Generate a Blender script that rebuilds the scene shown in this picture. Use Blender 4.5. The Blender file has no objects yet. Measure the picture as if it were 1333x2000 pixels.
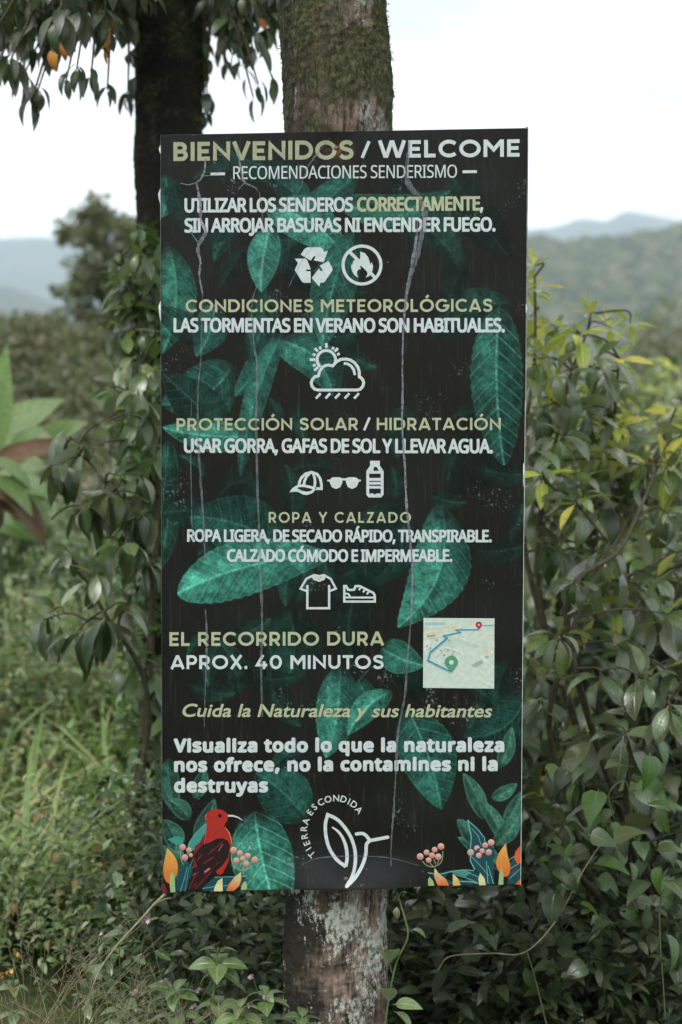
import bpy, os, math, random
import numpy as np
from mathutils import Vector, Matrix, noise
PI = math.pi
sc = bpy.context.scene
COL = sc.collection
rng = np.random.default_rng(11)
random.seed(11)
R = math.radians

# ------------------------------------------------------------------ camera
FPX, CX, CY = 2778.0, 666.5, 1000.0
PITCH = R(3.0)
CAM = Vector((0.0, -3.1, 1.6))
cd = bpy.data.cameras.new('camera')
cd.sensor_fit = 'VERTICAL'; cd.sensor_height = 36.0; cd.lens = 50.0
cd.clip_start = 0.05; cd.clip_end = 30000
cd.dof.use_dof = True; cd.dof.focus_distance = 3.12; cd.dof.aperture_fstop = 2.5
cam = bpy.data.objects.new('camera', cd); COL.objects.link(cam)
cam.location = CAM; cam.rotation_euler = (PI / 2 - PITCH, 0, 0)
sc.camera = cam

# ------------------------------------------------------------------ sky
world = bpy.data.worlds.new('World'); sc.world = world; world.use_nodes = True
nt = world.node_tree; nt.nodes.clear()
def N(nt, t, **kw):
    n = nt.nodes.new(t)
    for k, v in kw.items():
        if k == 'inp':
            for a, b in v.items(): n.inputs[a].default_value = b
        else: setattr(n, k, v)
    return n
SUN_EL, SUN_AZ = R(52), R(215)
sky = N(nt, 'ShaderNodeTexSky', sky_type='NISHITA', sun_disc=False, sun_elevation=SUN_EL, sun_rotation=SUN_AZ)
sky.air_density = 1.0; sky.dust_density = 4.0
bg1 = N(nt, 'ShaderNodeBackground', inp={'Strength': 0.08})
nt.links.new(sky.outputs[0], bg1.inputs[0])
tc = N(nt, 'ShaderNodeTexCoord')
mp = N(nt, 'ShaderNodeMapping'); mp.inputs['Scale'].default_value = (1.6, 1.6, 5.5)
nz = N(nt, 'ShaderNodeTexNoise', inp={'Scale': 1.7, 'Detail': 5.0, 'Roughness': 0.5})
rp = N(nt, 'ShaderNodeValToRGB')
rp.color_ramp.elements[0].position = 0.31; rp.color_ramp.elements[0].color = (0.44, 0.455, 0.47, 1)
rp.color_ramp.elements[1].position = 0.60; rp.color_ramp.elements[1].color = (0.97, 0.965, 0.96, 1)
bg2 = N(nt, 'ShaderNodeBackground', inp={'Strength': 0.95})
mixs = N(nt, 'ShaderNodeMixShader', inp={0: 0.93})
wo = N(nt, 'ShaderNodeOutputWorld')
nt.links.new(tc.outputs['Generated'], mp.inputs[0]); nt.links.new(mp.outputs[0], nz.inputs['Vector'])
nt.links.new(nz.outputs[0], rp.inputs[0]); nt.links.new(rp.outputs[0], bg2.inputs[0])
nt.links.new(bg1.outputs[0], mixs.inputs[1]); nt.links.new(bg2.outputs[0], mixs.inputs[2])
nt.links.new(mixs.outputs[0], wo.inputs[0])

sl = bpy.data.lights.new('sun', 'SUN'); sl.energy = 1.5; sl.angle = R(28); sl.color = (1.0, 0.97, 0.93)
so = bpy.data.objects.new('sun', sl); COL.objects.link(so)
# the sun stands behind the camera, to its left
dirv = Vector((-math.cos(SUN_EL) * 0.45, -math.cos(SUN_EL) * 0.89, math.sin(SUN_EL)))
so.rotation_euler = dirv.to_track_quat('Z', 'Y').to_euler(); so.location = dirv * 40
sky.sun_rotation = math.atan2(dirv.x, dirv.y)

sc.view_settings.view_transform = 'Standard'; sc.view_settings.look = 'None'
sc.view_settings.exposure = 1.27; sc.view_settings.gamma = 1.0
sc.view_settings.use_curve_mapping = False
cy = sc.cycles
cy.use_denoising = True
cy.max_bounces = 6; cy.diffuse_bounces = 3; cy.glossy_bounces = 2; cy.transmission_bounces = 3
cy.transparent_max_bounces = 8; cy.volume_bounces = 1
cy.sample_clamp_indirect = 4.0

# ------------------------------------------------------------------ helpers
def lin(c):
    return tuple((x / 255 / 12.92 if x / 255 <= 0.04045 else ((x / 255 + 0.055) / 1.055) ** 2.4) for x in c)
RGT = np.array([1.0, 0, 0]); FWD = np.array([0, math.cos(PITCH), -math.sin(PITCH)]); UPV = np.array([0, math.sin(PITCH), math.cos(PITCH)])
CAMN = np.array(CAM)
def P(px, py, d):
    """the place seen at photo position (px, py) at d metres depth"""
    return Vector(CAMN + d * (FWD + RGT * (px - CX) / FPX - UPV * (py - CY) / FPX))
def proj(p):
    v = np.array(p) - CAMN
    d = v @ FWD
    if d < 0.1: return (-9999, -9999, d)
    return (CX + FPX * (v @ RGT) / d, CY - FPX * (v @ UPV) / d, d)
def warp(U, V):
    g = lambda cx, cy, r, a: a * np.exp(-(((U - cx) ** 2 + (V - cy) ** 2) / (r * r)))
    return (0.0022 * np.sin(U * 0.011 + 0.4) * np.sin(V * 0.006 + 1) + 0.0007 * np.sin(U * 0.045 + 0.7 * np.sin(V * 0.006))
            - g(655, 285, 34, 0.006) + g(650, 262, 60, 0.003) - g(676, 1716, 26, 0.006)
            + 0.016 * np.clip((V - 1672) / 60, 0, 1) ** 1.3 * np.exp(-((U - 690) / 105) ** 4))
def SP(U, V, off=0.0):
    """points of the sign face (numpy) for photo positions"""
    U = np.asarray(U, float); V = np.asarray(V, float)
    a = (U - CX) / FPX; b = -(V - CY) / FPX
    dx = a; dy = FWD[1] + UPV[1] * b; dz = FWD[2] + UPV[2] * b
    y = -(off + warp(U, V))
    k = (y - CAMN[1]) / dy
    k0 = (0 - CAMN[1]) / dy
    return np.stack([CAMN[0] + dx * k0, y, CAMN[2] + dz * k0], -1)

def tag(o, label=None, cat=None, group=None, kind=None):
    if label: o['label'] = label
    if cat: o['category'] = cat
    if group: o['group'] = group
    if kind: o['kind'] = kind
    return o
def empty(name, loc, label, cat, group=None):
    o = bpy.data.objects.new(name, None); COL.objects.link(o); o.location = loc
    o.empty_display_size = 0.1
    return tag(o, label, cat, group)
def link(name, me, parent=None):
    o = bpy.data.objects.new(name, me); COL.objects.link(o)
    if parent is not None:
        o.parent = parent
        base = Vector((0, 0, 0)); q = parent
        while q is not None: base += q.location; q = q.parent
        o.location = -base
    return o
def mesh_np(name, V, F, mats, uv=None, tint=None, mi=None, smooth=True, col=None):
    """V (n,3), F (m,4) quads or (m,3)"""
    me = bpy.data.meshes.new(name)
    V = np.asarray(V, np.float32); F = np.asarray(F, np.int32)
    m, k = F.shape
    me.vertices.add(len(V)); me.vertices.foreach_set('co', V.ravel())
    me.loops.add(m * k); me.loops.foreach_set('vertex_index', F.ravel())
    me.polygons.add(m); me.polygons.foreach_set('loop_start', np.arange(0, m * k, k, dtype=np.int32))
    me.polygons.foreach_set('loop_total', np.full(m, k, np.int32))
    if mi is not None: me.polygons.foreach_set('material_index', np.asarray(mi, np.int32))
    me.polygons.foreach_set('use_smooth', np.full(m, smooth))
    for x in (mats if isinstance(mats, (list, tuple)) else [mats]): me.materials.append(x)
    if uv is not None:
        l = me.uv_layers.new(name='UVMap'); l.data.foreach_set('uv', np.asarray(uv, np.float32)[F.ravel()].ravel())
    if tint is not None:
        a = me.attributes.new('tint', 'FLOAT', 'POINT'); a.data.foreach_set('value', np.asarray(tint, np.float32))
    if col is not None:
        a = me.color_attributes.new('Col', 'FLOAT_COLOR', 'POINT')
        c4 = np.ones((len(V), 4), np.float32); c4[:, :3] = col
        a.data.foreach_set('color', c4.ravel())
    me.update(calc_edges=True)
    return me
def vnoise(U, V, s, seed, oct=1):
    out = 0; amp = 1; tot = 0
    for o in range(oct):
        r = np.random.default_rng(seed + o * 17).random((257, 257))
        x = np.asarray(U) / s; y = np.asarray(V) / s
        xi = np.floor(x).astype(int); yi = np.floor(y).astype(int)
        fx = x - xi; fy = y - yi; fx = fx * fx * (3 - 2 * fx); fy = fy * fy * (3 - 2 * fy)
        a = r[yi % 256, xi % 256]; b = r[yi % 256, (xi + 1) % 256]; c = r[(yi + 1) % 256, xi % 256]; d = r[(yi + 1) % 256, (xi + 1) % 256]
        out = out + amp * ((a * (1 - fx) + b * fx) * (1 - fy) + (c * (1 - fx) + d * fx) * fy)
        tot += amp; amp *= 0.5; s *= 0.5
    return out / tot

def newmat(name):
    m = bpy.data.materials.new(name); m.use_nodes = True
    nt = m.node_tree; b = nt.nodes['Principled BSDF']
    return m, nt, b
def ramp(nt, src, stops):
    r = N(nt, 'ShaderNodeValToRGB'); e = r.color_ramp.elements
    while len(e) < len(stops): e.new(0.5)
    for i, (p, c) in enumerate(stops): e[i].position = p; e[i].color = (*c, 1) if len(c) == 3 else c
    nt.links.new(src, r.inputs[0]); return r
def mth(nt, op, a, b=None, c=None, clamp=False):
    n = N(nt, 'ShaderNodeMath', operation=op, use_clamp=clamp)
    for i, x in enumerate((a, b, c)):
        if x is None: continue
        if isinstance(x, (int, float)): n.inputs[i].default_value = x
        else: nt.links.new(x, n.inputs[i])
    return n.outputs[0]
def mixc(nt, f, a, b, mode='MIX'):
    n = N(nt, 'ShaderNodeMix', data_type='RGBA', blend_type=mode)
    for i, x in ((0, f), (6, a), (7, b)):
        if isinstance(x, (int, float)): n.inputs[i].default_value = x
        elif isinstance(x, tuple): n.inputs[i].default_value = (*x, 1)
        else: nt.links.new(x, n.inputs[i])
    return n.outputs[2]

def leaf_mat(name, cols, back=None, rough=0.42, spec=0.5, trans=0.22, vein=1.0, veincol=None, tipcol=None):
    m, nt, b = newmat(name)
    oi = N(nt, 'ShaderNodeObjectInfo'); at = N(nt, 'ShaderNodeAttribute', attribute_name='tint')
    r = mth(nt, 'FRACT', mth(nt, 'ADD', oi.outputs['Random'], at.outputs['Fac']))
    cols = [(a * 0.93, g * 1.06, b_ * 0.88) for a, g, b_ in cols]; n = len(cols)
    rm = ramp(nt, r, [((i + 0.5) / n, c) for i, c in enumerate(cols)])
    uv = N(nt, 'ShaderNodeUVMap', uv_map='UVMap'); sx = N(nt, 'ShaderNodeSeparateXYZ'); nt.links.new(uv.outputs[0], sx.inputs[0])
    ax = mth(nt, 'ABSOLUTE', mth(nt, 'SUBTRACT', sx.outputs[0], 0.5))
    mid = mth(nt, 'SUBTRACT', 1.0, mth(nt, 'MULTIPLY', ax, 22.0), clamp=True)
    ph = mth(nt, 'SUBTRACT', mth(nt, 'MULTIPLY', sx.outputs[1], 9.0), mth(nt, 'MULTIPLY', ax, 5.0))
    side = mth(nt, 'PINGPONG', ph, 0.5)
    sv = mth(nt, 'SUBTRACT', 1.0, mth(nt, 'MULTIPLY', side, 9.0), clamp=True)
    v = mth(nt, 'MAXIMUM', mid, mth(nt, 'MULTIPLY', sv, 0.35))
    tcn = N(nt, 'ShaderNodeTexCoord')
    nz = N(nt, 'ShaderNodeTexNoise', inp={'Scale': 28.0, 'Detail': 3.0}); nt.links.new(tcn.outputs['Object'], nz.inputs['Vector'])
    c = mixc(nt, 1.0, rm.outputs[0], ramp(nt, nz.outputs[0], [(0.3, (0.72, 0.72, 0.72)), (0.7, (1.25, 1.22, 1.15))]).outputs[0], 'MULTIPLY')
    if tipcol:
        nz3 = N(nt, 'ShaderNodeTexNoise', inp={'Scale': 60.0, 'Detail': 2.0}); nt.links.new(tcn.outputs['Object'], nz3.inputs['Vector'])
        f = mth(nt, 'GREATER_THAN', mth(nt, 'ADD', nz3.outputs[0], mth(nt, 'MULTIPLY', sx.outputs[1], 0.18)), 0.74)
        c = mixc(nt, f, c, tipcol)
    vc = veincol or tuple(min(1, x * 1.9 + 0.02) for x in cols[n // 2])
    c = mixc(nt, mth(nt, 'MULTIPLY', v, 0.55 * vein), c, vc)
    geo = N(nt, 'ShaderNodeNewGeometry')
    bc = back or tuple(min(1, x * 1.35 + 0.025) for x in cols[n // 2])
    c = mixc(nt, mth(nt, 'MULTIPLY', geo.outputs['Backfacing'], 0.7), c, bc)
    nt.links.new(c, b.inputs['Base Color'])
    b.inputs['Roughness'].default_value = rough; b.inputs['Specular IOR Level'].default_value = spec
    bp = N(nt, 'ShaderNodeBump', inp={'Strength': 0.35, 'Distance': 0.002})
    nt.links.new(mth(nt, 'SUBTRACT', nz.outputs[0], v), bp.inputs['Height']); nt.links.new(bp.outputs[0], b.inputs['Normal'])
    tr = N(nt, 'ShaderNodeBsdfTranslucent')
    nt.links.new(mixc(nt, 1.0, c, (1.5, 1.9, 0.7), 'MULTIPLY'), tr.inputs[0])
    mx = N(nt, 'ShaderNodeMixShader', inp={0: trans})
    out = nt.nodes['Material Output']
    nt.links.new(b.outputs[0], mx.inputs[1]); nt.links.new(tr.outputs[0], mx.inputs[2]); nt.links.new(mx.outputs[0], out.inputs[0])
    return m

def leaf_arr(L=1.0, W=0.4, seg=6, fold=0.25, droop=0.6, shape='ell', twist=0.0, petiole=0.08, wave=0.0):
    """a leaf along +Y with its upper side to +Z; 3 columns"""
    V = []; UV = []
    y = z = 0.0
    ps = petiole
    nrow = seg + 1
    rows = []
    for i in range(nrow):
        s = i / seg
        ang = 0.15 - droop * s
        if i: 
            st = L * (1 - ps) / seg
            y += st * math.cos(ang); z += st * math.sin(ang)
        if shape == 'ell': w = (math.sin(PI * min(1, s ** 0.85)) ** 0.8) * (1 - 0.25 * s * s)
        elif shape == 'heart': w = float(np.interp(s, [0, .06, .16, .3, .45, .6, .75, .88, 1], [.5, .86, 1, .98, .86, .66, .42, .2, 0.02]))
        elif shape == 'lance': w = math.sin(PI * s ** 0.7) ** 0.9 * (1.0 - 0.2 * s)
        elif shape == 'obo': w = (math.sin(PI * s ** 1.25) ** 0.75)
        w = max(w, 0.03 if i in (0, nrow - 1) else 0.06) * W * L / 2
        f = fold * w + wave * L * math.sin(s * 9.0) * 0.5
        f2 = fold * w - wave * L * math.sin(s * 9.0 + 1.0) * 0.5
        tw = twist * s
        for side, u, hh in ((-1, 0, f), (0, 0.5, 0), (1, 1, f2)):
            a = side * w
            V.append((a * math.cos(tw) - hh * math.sin(tw), y + L * ps, z + hh * math.cos(tw) + a * math.sin(tw))); UV.append((u, s))
    F = []
    for i in range(seg):
        for c in (0, 1):
            a = i * 3 + c; F.append((a, a + 1, a + 4, a + 3))
    if ps > 0:
        k = len(V); pw = 0.012 * L
        V += [(-pw, 0, 0), (pw, 0, 0), (pw, L * ps * 1.1, 0.002), (-pw, L * ps * 1.1, 0.002)]; UV += [(0.5, 0)] * 4
        F.append((k, k + 1, k + 2, k + 3))
    return np.array(V), np.array(F), np.array(UV)
class Kind:
    """a kind of leaf: a few shapes that share one material"""
    def __init__(s, name, mat, specs):
        s.name = name; s.mat = mat; s.arr = [leaf_arr(**k) for k in specs]
        s.mesh = [mesh_np(name, a[0], a[1], mat, uv=a[2]) for a in s.arr]
def frame(p, d, size, roll=0.0, up=(0, 0, 1)):
    """matrix that puts a leaf at p along d, upper side towards up"""
    d = np.asarray(d, float); d = d / (np.linalg.norm(d) + 1e-9)
    up = np.asarray(up, float)
    n = up - d * (up @ d)
    if np.linalg.norm(n) < 0.15: n = np.array([0.0, -1.0, 0.3]); n = n - d * (n @ d)
    n /= np.linalg.norm(n)
    x = np.cross(d, n)
    if roll:
        c, s_ = math.cos(roll), math.sin(roll); x, n = x * c + n * s_, n * c - x * s_
    M = np.eye(4); M[:3, 0] = x * size; M[:3, 1] = d * size; M[:3, 2] = n * size; M[:3, 3] = np.asarray(p)
    return M
def join_leaves(name, items, parent, kind='stuff'):
    """items: (matrix, Kind, variant)"""
    if not items: return None
    mats = []; VV = []; FF = []; UU = []; TT = []; MI = []; off = 0
    bykey = {}
    for M, K, v in items: bykey.setdefault((id(K), v), [K, v, []])[2].append(M)
    for K, v, Ms in bykey.values():
        if K.mat not in mats: mats.append(K.mat)
        a, f, u = K.arr[v]
        Ms = np.array(Ms); k = len(Ms); n = len(a)
        W = np.einsum('kij,nj->kni', Ms[:, :3, :3], a) + Ms[:, None, :3, 3]
        VV.append(W.reshape(-1, 3)); FF.append((f[None] + (np.arange(k) * n)[:, None, None] + off).reshape(-1, 4))
        UU.append(np.tile(u, (k, 1))); TT.append(np.repeat(rng.random(k), n)); MI.append(np.full(k * len(f), mats.index(K.mat)))
        off += k * n
    me = mesh_np(name, np.concatenate(VV), np.concatenate(FF), mats, np.concatenate(UU), np.concatenate(TT), np.concatenate(MI))
    o = link(name, me, parent)
    if kind: o['kind'] = kind
    return o
def finish(root, items, limit=300, minpx=10, part='leaf', rest='foliage'):
    """the leaves that show largest become parts of their own, the rest one mesh"""
    sc_ = []
    for i, (M, K, v) in enumerate(items):
        L = np.linalg.norm(M[:3, 1]); c = M[:3, 3] + M[:3, 1] * 0.5
        x, y, d = proj(c)
        vis = -10 < x < 1343 and -10 < y < 2010
        if vis and d > 3.15 and 325 < x < 1010 and 270 < y < 1720: vis = False
        s = L * FPX / max(d, 0.1) if vis else 0
        # those in front count before those behind
        sc_.append(((s / max(d, 1) if s >= minpx else 0), i))
    sc_.sort(reverse=True)
    pick = {i for s, i in sc_[:limit] if s > 0}
    base = root.location.copy()
    for i in pick:
        M, K, v = items[i]
        o = bpy.data.objects.new(part, K.mesh[v]); COL.objects.link(o); o.parent = root
        m = Matrix(M.tolist()); m.translation -= base; o.matrix_basis = m
    join_leaves(rest, [it for i, it in enumerate(items) if i not in pick], root)
def tube_arr(paths, sides=6):
    VV = []; FF = []; off = 0
    for pts, rad in paths:
        pts = [Vector(p) for p in pts]; n = len(pts)
        if isinstance(rad, (int, float)): rad = [rad] * n
        ref = Vector((0, 1, 0.13)).normalized()
        for i, p in enumerate(pts):
            t = (pts[min(i + 1, n - 1)] - pts[max(i - 1, 0)]).normalized()
            x = t.cross(ref)
            if x.length < 0.1: x = t.cross(Vector((1, 0, 0)))
            x.normalize(); yv = t.cross(x)
            for k in range(sides):
                a = 2 * PI * k / sides
                VV.append(p + (x * math.cos(a) + yv * math.sin(a)) * rad[i])
        for i in range(n - 1):
            for k in range(sides):
                a = off + i * sides + k; b = off + i * sides + (k + 1) % sides
                FF.append((a, b, b + sides, a + sides))
        off += n * sides
    return np.array([tuple(v) for v in VV]), np.array(FF)
def tubes(name, paths, mat, parent, sides=6, kind=None):
    V, F = tube_arr(paths, sides)
    o = link(name, mesh_np(name, V, F, mat), parent)
    if kind: o['kind'] = kind
    return o
def curve(pts, n=8):
    """smooth path through the points"""
    pts = [Vector(p) for p in pts]
    if len(pts) == 2: return [pts[0].lerp(pts[1], i / n) for i in range(n + 1)]
    out = []
    q = [pts[0] * 2 - pts[1]] + pts + [pts[-1] * 2 - pts[-2]]
    for i in range(1, len(q) - 2):
        a, b, c, d = q[i - 1:i + 3]
        for j in range(n):
            t = j / n
            out.append(0.5 * ((2 * b) + (c - a) * t + (2 * a - 5 * b + 4 * c - d) * t * t + (3 * b - a - 3 * c + d) * t ** 3))
    out.append(pts[-1]); return out
def taper(n, a, b): return [a + (b - a) * i / (n - 1) for i in range(n)]

# ------------------------------------------------------------------ materials
def plain(name, c, rough=0.6, spec=0.4, nscale=30, var=0.25, bump=0.0, bdist=0.002):
    m, nt, b = newmat(name)
    tcn = N(nt, 'ShaderNodeTexCoord'); nz = N(nt, 'ShaderNodeTexNoise', inp={'Scale': nscale, 'Detail': 5.0})
    nt.links.new(tcn.outputs['Object'], nz.inputs['Vector'])
    rm = ramp(nt, nz.outputs[0], [(0.3, tuple(x * (1 - var) for x in c)), (0.7, tuple(min(1, x * (1 + var)) for x in c))])
    nt.links.new(rm.outputs[0], b.inputs['Base Color'])
    b.inputs['Roughness'].default_value = rough; b.inputs['Specular IOR Level'].default_value = spec
    if bump:
        bp = N(nt, 'ShaderNodeBump', inp={'Strength': bump, 'Distance': bdist}); nt.links.new(nz.outputs[0], bp.inputs['Height']); nt.links.new(bp.outputs[0], b.inputs['Normal'])
    return m
TWIG = plain('twig bark', (0.055, 0.05, 0.03), 0.8, 0.2, 60, 0.4, 0.5)
GREENSTEM = plain('green stem', (0.075, 0.10, 0.035), 0.6, 0.3, 60, 0.3)
DRYSTEM = plain('dry stem', (0.22, 0.20, 0.12), 0.7, 0.2, 60, 0.3)

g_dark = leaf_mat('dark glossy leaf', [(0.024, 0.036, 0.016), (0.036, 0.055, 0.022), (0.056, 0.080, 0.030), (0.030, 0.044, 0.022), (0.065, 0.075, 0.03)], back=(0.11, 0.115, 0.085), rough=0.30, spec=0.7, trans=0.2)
g_mid = leaf_mat('mature shrub leaf', [(0.044, 0.074, 0.026), (0.075, 0.120, 0.040), (0.100, 0.140, 0.060), (0.050, 0.074, 0.040), (0.105, 0.110, 0.075), (0.080, 0.140, 0.034), (0.15, 0.17, 0.06), (0.036, 0.056, 0.022)], back=(0.26, 0.265, 0.23), rough=0.26, tipcol=(0.10, 0.07, 0.035), spec=1.0, trans=0.2)
g_young = leaf_mat('young yellow green leaf', [(0.34, 0.36, 0.06), (0.22, 0.28, 0.055), (0.50, 0.40, 0.08), (0.18, 0.25, 0.05), (0.52, 0.42, 0.12)], back=(0.38, 0.36, 0.14), rough=0.42, trans=0.32, tipcol=(0.28, 0.16, 0.05))
g_orange = leaf_mat('old orange leaf', [(0.62, 0.19, 0.025), (0.50, 0.13, 0.025), (0.60, 0.24, 0.04)], back=(0.5, 0.19, 0.05), rough=0.5, trans=0.15, tipcol=(0.14, 0.07, 0.03))
g_vine = leaf_mat('bright vine leaf', [(0.048, 0.098, 0.024), (0.075, 0.135, 0.030), (0.038, 0.075, 0.024), (0.13, 0.19, 0.040)], back=(0.14, 0.18, 0.10), rough=0.33, spec=0.8, trans=0.28)
g_pale = leaf_mat('pale blurred leaf', [(0.22, 0.24, 0.13), (0.14, 0.17, 0.08), (0.30, 0.30, 0.20), (0.10, 0.13, 0.06)], back=(0.34, 0.34, 0.26), rough=0.45)
g_herb = leaf_mat('herb leaf', [(0.055, 0.090, 0.030), (0.095, 0.145, 0.045), (0.032, 0.052, 0.020), (0.17, 0.21, 0.10), (0.06, 0.10, 0.035), (0.10, 0.17, 0.045), (0.13, 0.12, 0.06)], back=(0.24, 0.25, 0.21), rough=0.28, spec=1.0, trans=0.26)
g_bg = leaf_mat('far tree leaf', [(0.075, 0.085, 0.045), (0.11, 0.12, 0.065), (0.055, 0.066, 0.036), (0.14, 0.14, 0.085)], back=(0.17, 0.17, 0.12), rough=0.5, vein=0)
g_brown = leaf_mat('brown blurred leaf', [(0.12, 0.10, 0.065), (0.16, 0.14, 0.10), (0.09, 0.085, 0.055), (0.2, 0.17, 0.13)], back=(0.2, 0.18, 0.14), rough=0.5, vein=0)
g_grass = leaf_mat('grass blade', [(0.13, 0.19, 0.055), (0.19, 0.24, 0.08), (0.10, 0.15, 0.045), (0.28, 0.27, 0.13)], back=(0.15, 0.2, 0.09), rough=0.5, vein=0.2, trans=0.25)
g_moss = leaf_mat('moss tuft', [(0.070, 0.075, 0.028), (0.048, 0.055, 0.022), (0.10, 0.10, 0.045), (0.035, 0.04, 0.02)], back=(0.07, 0.07, 0.03), rough=0.85, spec=0.1, vein=0, trans=0.15)

def specs(n, **base):
    out = []
    r = random.Random(n * 7 + len(base))
    for i in range(n):
        k = dict(base)
        k['droop'] = base.get('droop', 0.6) * r.uniform(0.4, 1.6); k['W'] = base.get('W', 0.4) * r.uniform(0.85, 1.18)
        k['twist'] = r.uniform(-0.5, 0.5); k['fold'] = base.get('fold', 0.25) * r.uniform(0.4, 1.5); k['wave'] = base.get('wave', 0.0) * r.uniform(0.3, 1.3)
        out.append(k)
    return out
K_dark = Kind('leaf', g_dark, specs(6, W=0.36, droop=0.9, fold=0.3, wave=0.02))
g_shade = leaf_mat('shade darkened leaf', [(0.014, 0.022, 0.010), (0.022, 0.036, 0.013), (0.034, 0.052, 0.018), (0.018, 0.026, 0.013), (0.04, 0.042, 0.018)], back=(0.04, 0.048, 0.03), rough=0.5, spec=0.3, trans=0.15)  # extra dark leaf colour: shade of the hollow painted into the foliage
K_shade = Kind('leaf', g_shade, specs(5, W=0.40, droop=0.9, fold=0.3, wave=0.02))
K_mid = Kind('leaf', g_mid, specs(7, W=0.36, droop=0.95, fold=0.28, shape='obo', wave=0.02))
K_young = Kind('leaf', g_young, specs(5, W=0.34, droop=0.5, fold=0.35))
K_orange = Kind('leaf', g_orange, specs(3, W=0.42, droop=0.8, fold=0.3))
K_vine = Kind('leaf', g_vine, specs(5, W=0.60, droop=0.8, fold=0.22, shape='heart', seg=8))
K_vined = Kind('leaf', g_dark, specs(4, W=0.62, droop=0.8, fold=0.22, shape='heart', seg=8))
K_small = Kind('leaf', g_vine, specs(4, W=0.5, droop=0.5, fold=0.25, seg=4))
K_pale = Kind('leaf', g_pale, specs(4, W=0.42, droop=0.7, seg=4))
K_herb = Kind('leaf', g_herb, specs(5, W=0.48, droop=0.8, fold=0.25, seg=4, wave=0.02))
K_weed = Kind('leaf', g_herb, specs(4, W=0.50, droop=1.0, fold=0.2, seg=8, wave=0.015))
K_bg = Kind('leaf', g_bg, specs(3, W=0.55, droop=0.5, seg=2, petiole=0.0))
K_brown = Kind('leaf', g_brown, specs(3, W=0.55, droop=0.5, seg=2, petiole=0.0))
K_blade = Kind('blade', g_grass, specs(4, W=0.035, droop=1.2, seg=5, fold=0.1, shape='lance', petiole=0.0))
K_moss = Kind('tuft', g_moss, specs(3, W=0.18, droop=1.0, seg=2, fold=0.1, petiole=0.0))

def whorl(items, tip, axis, n, L, K, spread=1.0, lift=0.0, K2=None, p2=0.0):
    """leaves round a shoot tip; spread 0 = along the shoot, 1 = square to it"""
    ax = Vector(axis).normalized()
    a0 = random.random() * 6.28
    u = ax.orthogonal().normalized(); w = ax.cross(u)
    for i in range(n):
        a = a0 + i * 2.4
        rad = u * math.cos(a) + w * math.sin(a)
        q = i / max(1, n - 1)
        sp = spread * (0.55 + 0.75 * q)
        d = ax * (1 - min(sp, 1.0)) * 0.9 + rad * min(1.0, sp + 0.15) + Vector((0, 0, lift - 0.25 * q))
        size = L * random.uniform(0.75, 1.15) * (0.75 + 0.3 * q)
        p = Vector(tip) - ax * (0.25 * L * q * random.uniform(0.6, 1.4))
        KK = K2 if (K2 and random.random() < p2) else K
        items.append((frame(p, d, size, random.gauss(0, 0.3)), KK, random.randrange(len(KK.arr))))
def cloud(items, c, r, n, L, K, squash=0.8, downy=0.3):
    """n loose leaves in a clump, denser near its skin"""
    for i in range(n):
        v = Vector((random.gauss(0, 1), random.gauss(0, 1), random.gauss(0, 1))).normalized()
        rr = random.uniform(0.35, 1.0) ** 0.6
        p = Vector(c) + Vector((v.x * r, v.y * r, v.z * r * squash)) * rr
        d = v * 0.6 + Vector((random.gauss(0, 0.6), random.gauss(0, 0.6), random.gauss(0, 0.5) - downy))
        items.append((frame(p, d, L * random.uniform(0.6, 1.3), random.gauss(0, 0.6)), K, random.randrange(len(K.arr))))

# ------------------------------------------------------------------ ground
def gz(x, y):
    h = 0.05 * noise.noise(Vector((x * 0.35, y * 0.35, 2.2))) + 0.02 * noise.noise(Vector((x * 1.3, y * 1.3, 5.2)))
    if y > 14: 
        t = y - 14
        h -= 0.012 * t * t if t < 12 else 0.012 * 144 + (t - 12) * 0.26
    r_ = math.hypot(x, y)
    if x < -8: h -= 0.05 * min(60, -x - 8)
    if x > 12: h -= 0.10 * min(60, x - 12)
    return max(h, -40.0 + 4 * noise.noise(Vector((x * 0.006, y * 0.006, 0))))
gs = np.concatenate([np.linspace(0, 20, 60), 20 * np.exp(np.linspace(0.03, math.log(5000 / 20), 60))])
xs = np.concatenate([-gs[::-1][:-1], gs]); ys = xs
XX, YY = np.meshgrid(xs, ys)
ZZ = np.array([[gz(x, y) for x in xs] for y in ys])
Vg = np.stack([XX, YY, ZZ], -1).reshape(-1, 3); n_ = len(xs)
ii, jj = np.meshgrid(np.arange(n_ - 1), np.arange(n_ - 1), indexing='ij')
Fg = np.stack([ii * n_ + jj, ii * n_ + jj + 1, (ii + 1) * n_ + jj + 1, (ii + 1) * n_ + jj], -1).reshape(-1, 4)
gm, nt_, b_ = newmat('ground soil and grass')
t_ = N(nt_, 'ShaderNodeTexCoord')
n1 = N(nt_, 'ShaderNodeTexNoise', inp={'Scale': 1.2, 'Detail': 6.0}); nt_.links.new(t_.outputs['Object'], n1.inputs['Vector'])
n2 = N(nt_, 'ShaderNodeTexNoise', inp={'Scale': 25.0, 'Detail': 6.0}); nt_.links.new(t_.outputs['Object'], n2.inputs['Vector'])
n3 = N(nt_, 'ShaderNodeTexNoise', inp={'Scale': 0.02, 'Detail': 8.0}); nt_.links.new(t_.outputs['Object'], n3.inputs['Vector'])
ca = ramp(nt_, n1.outputs[0], [(0.35, (0.030, 0.036, 0.016)), (0.55, (0.05, 0.062, 0.025)), (0.75, (0.075, 0.06, 0.035))])
cb = ramp(nt_, n2.outputs[0], [(0.3, (0.6, 0.6, 0.6)), (0.7, (1.3, 1.3, 1.3))])
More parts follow.
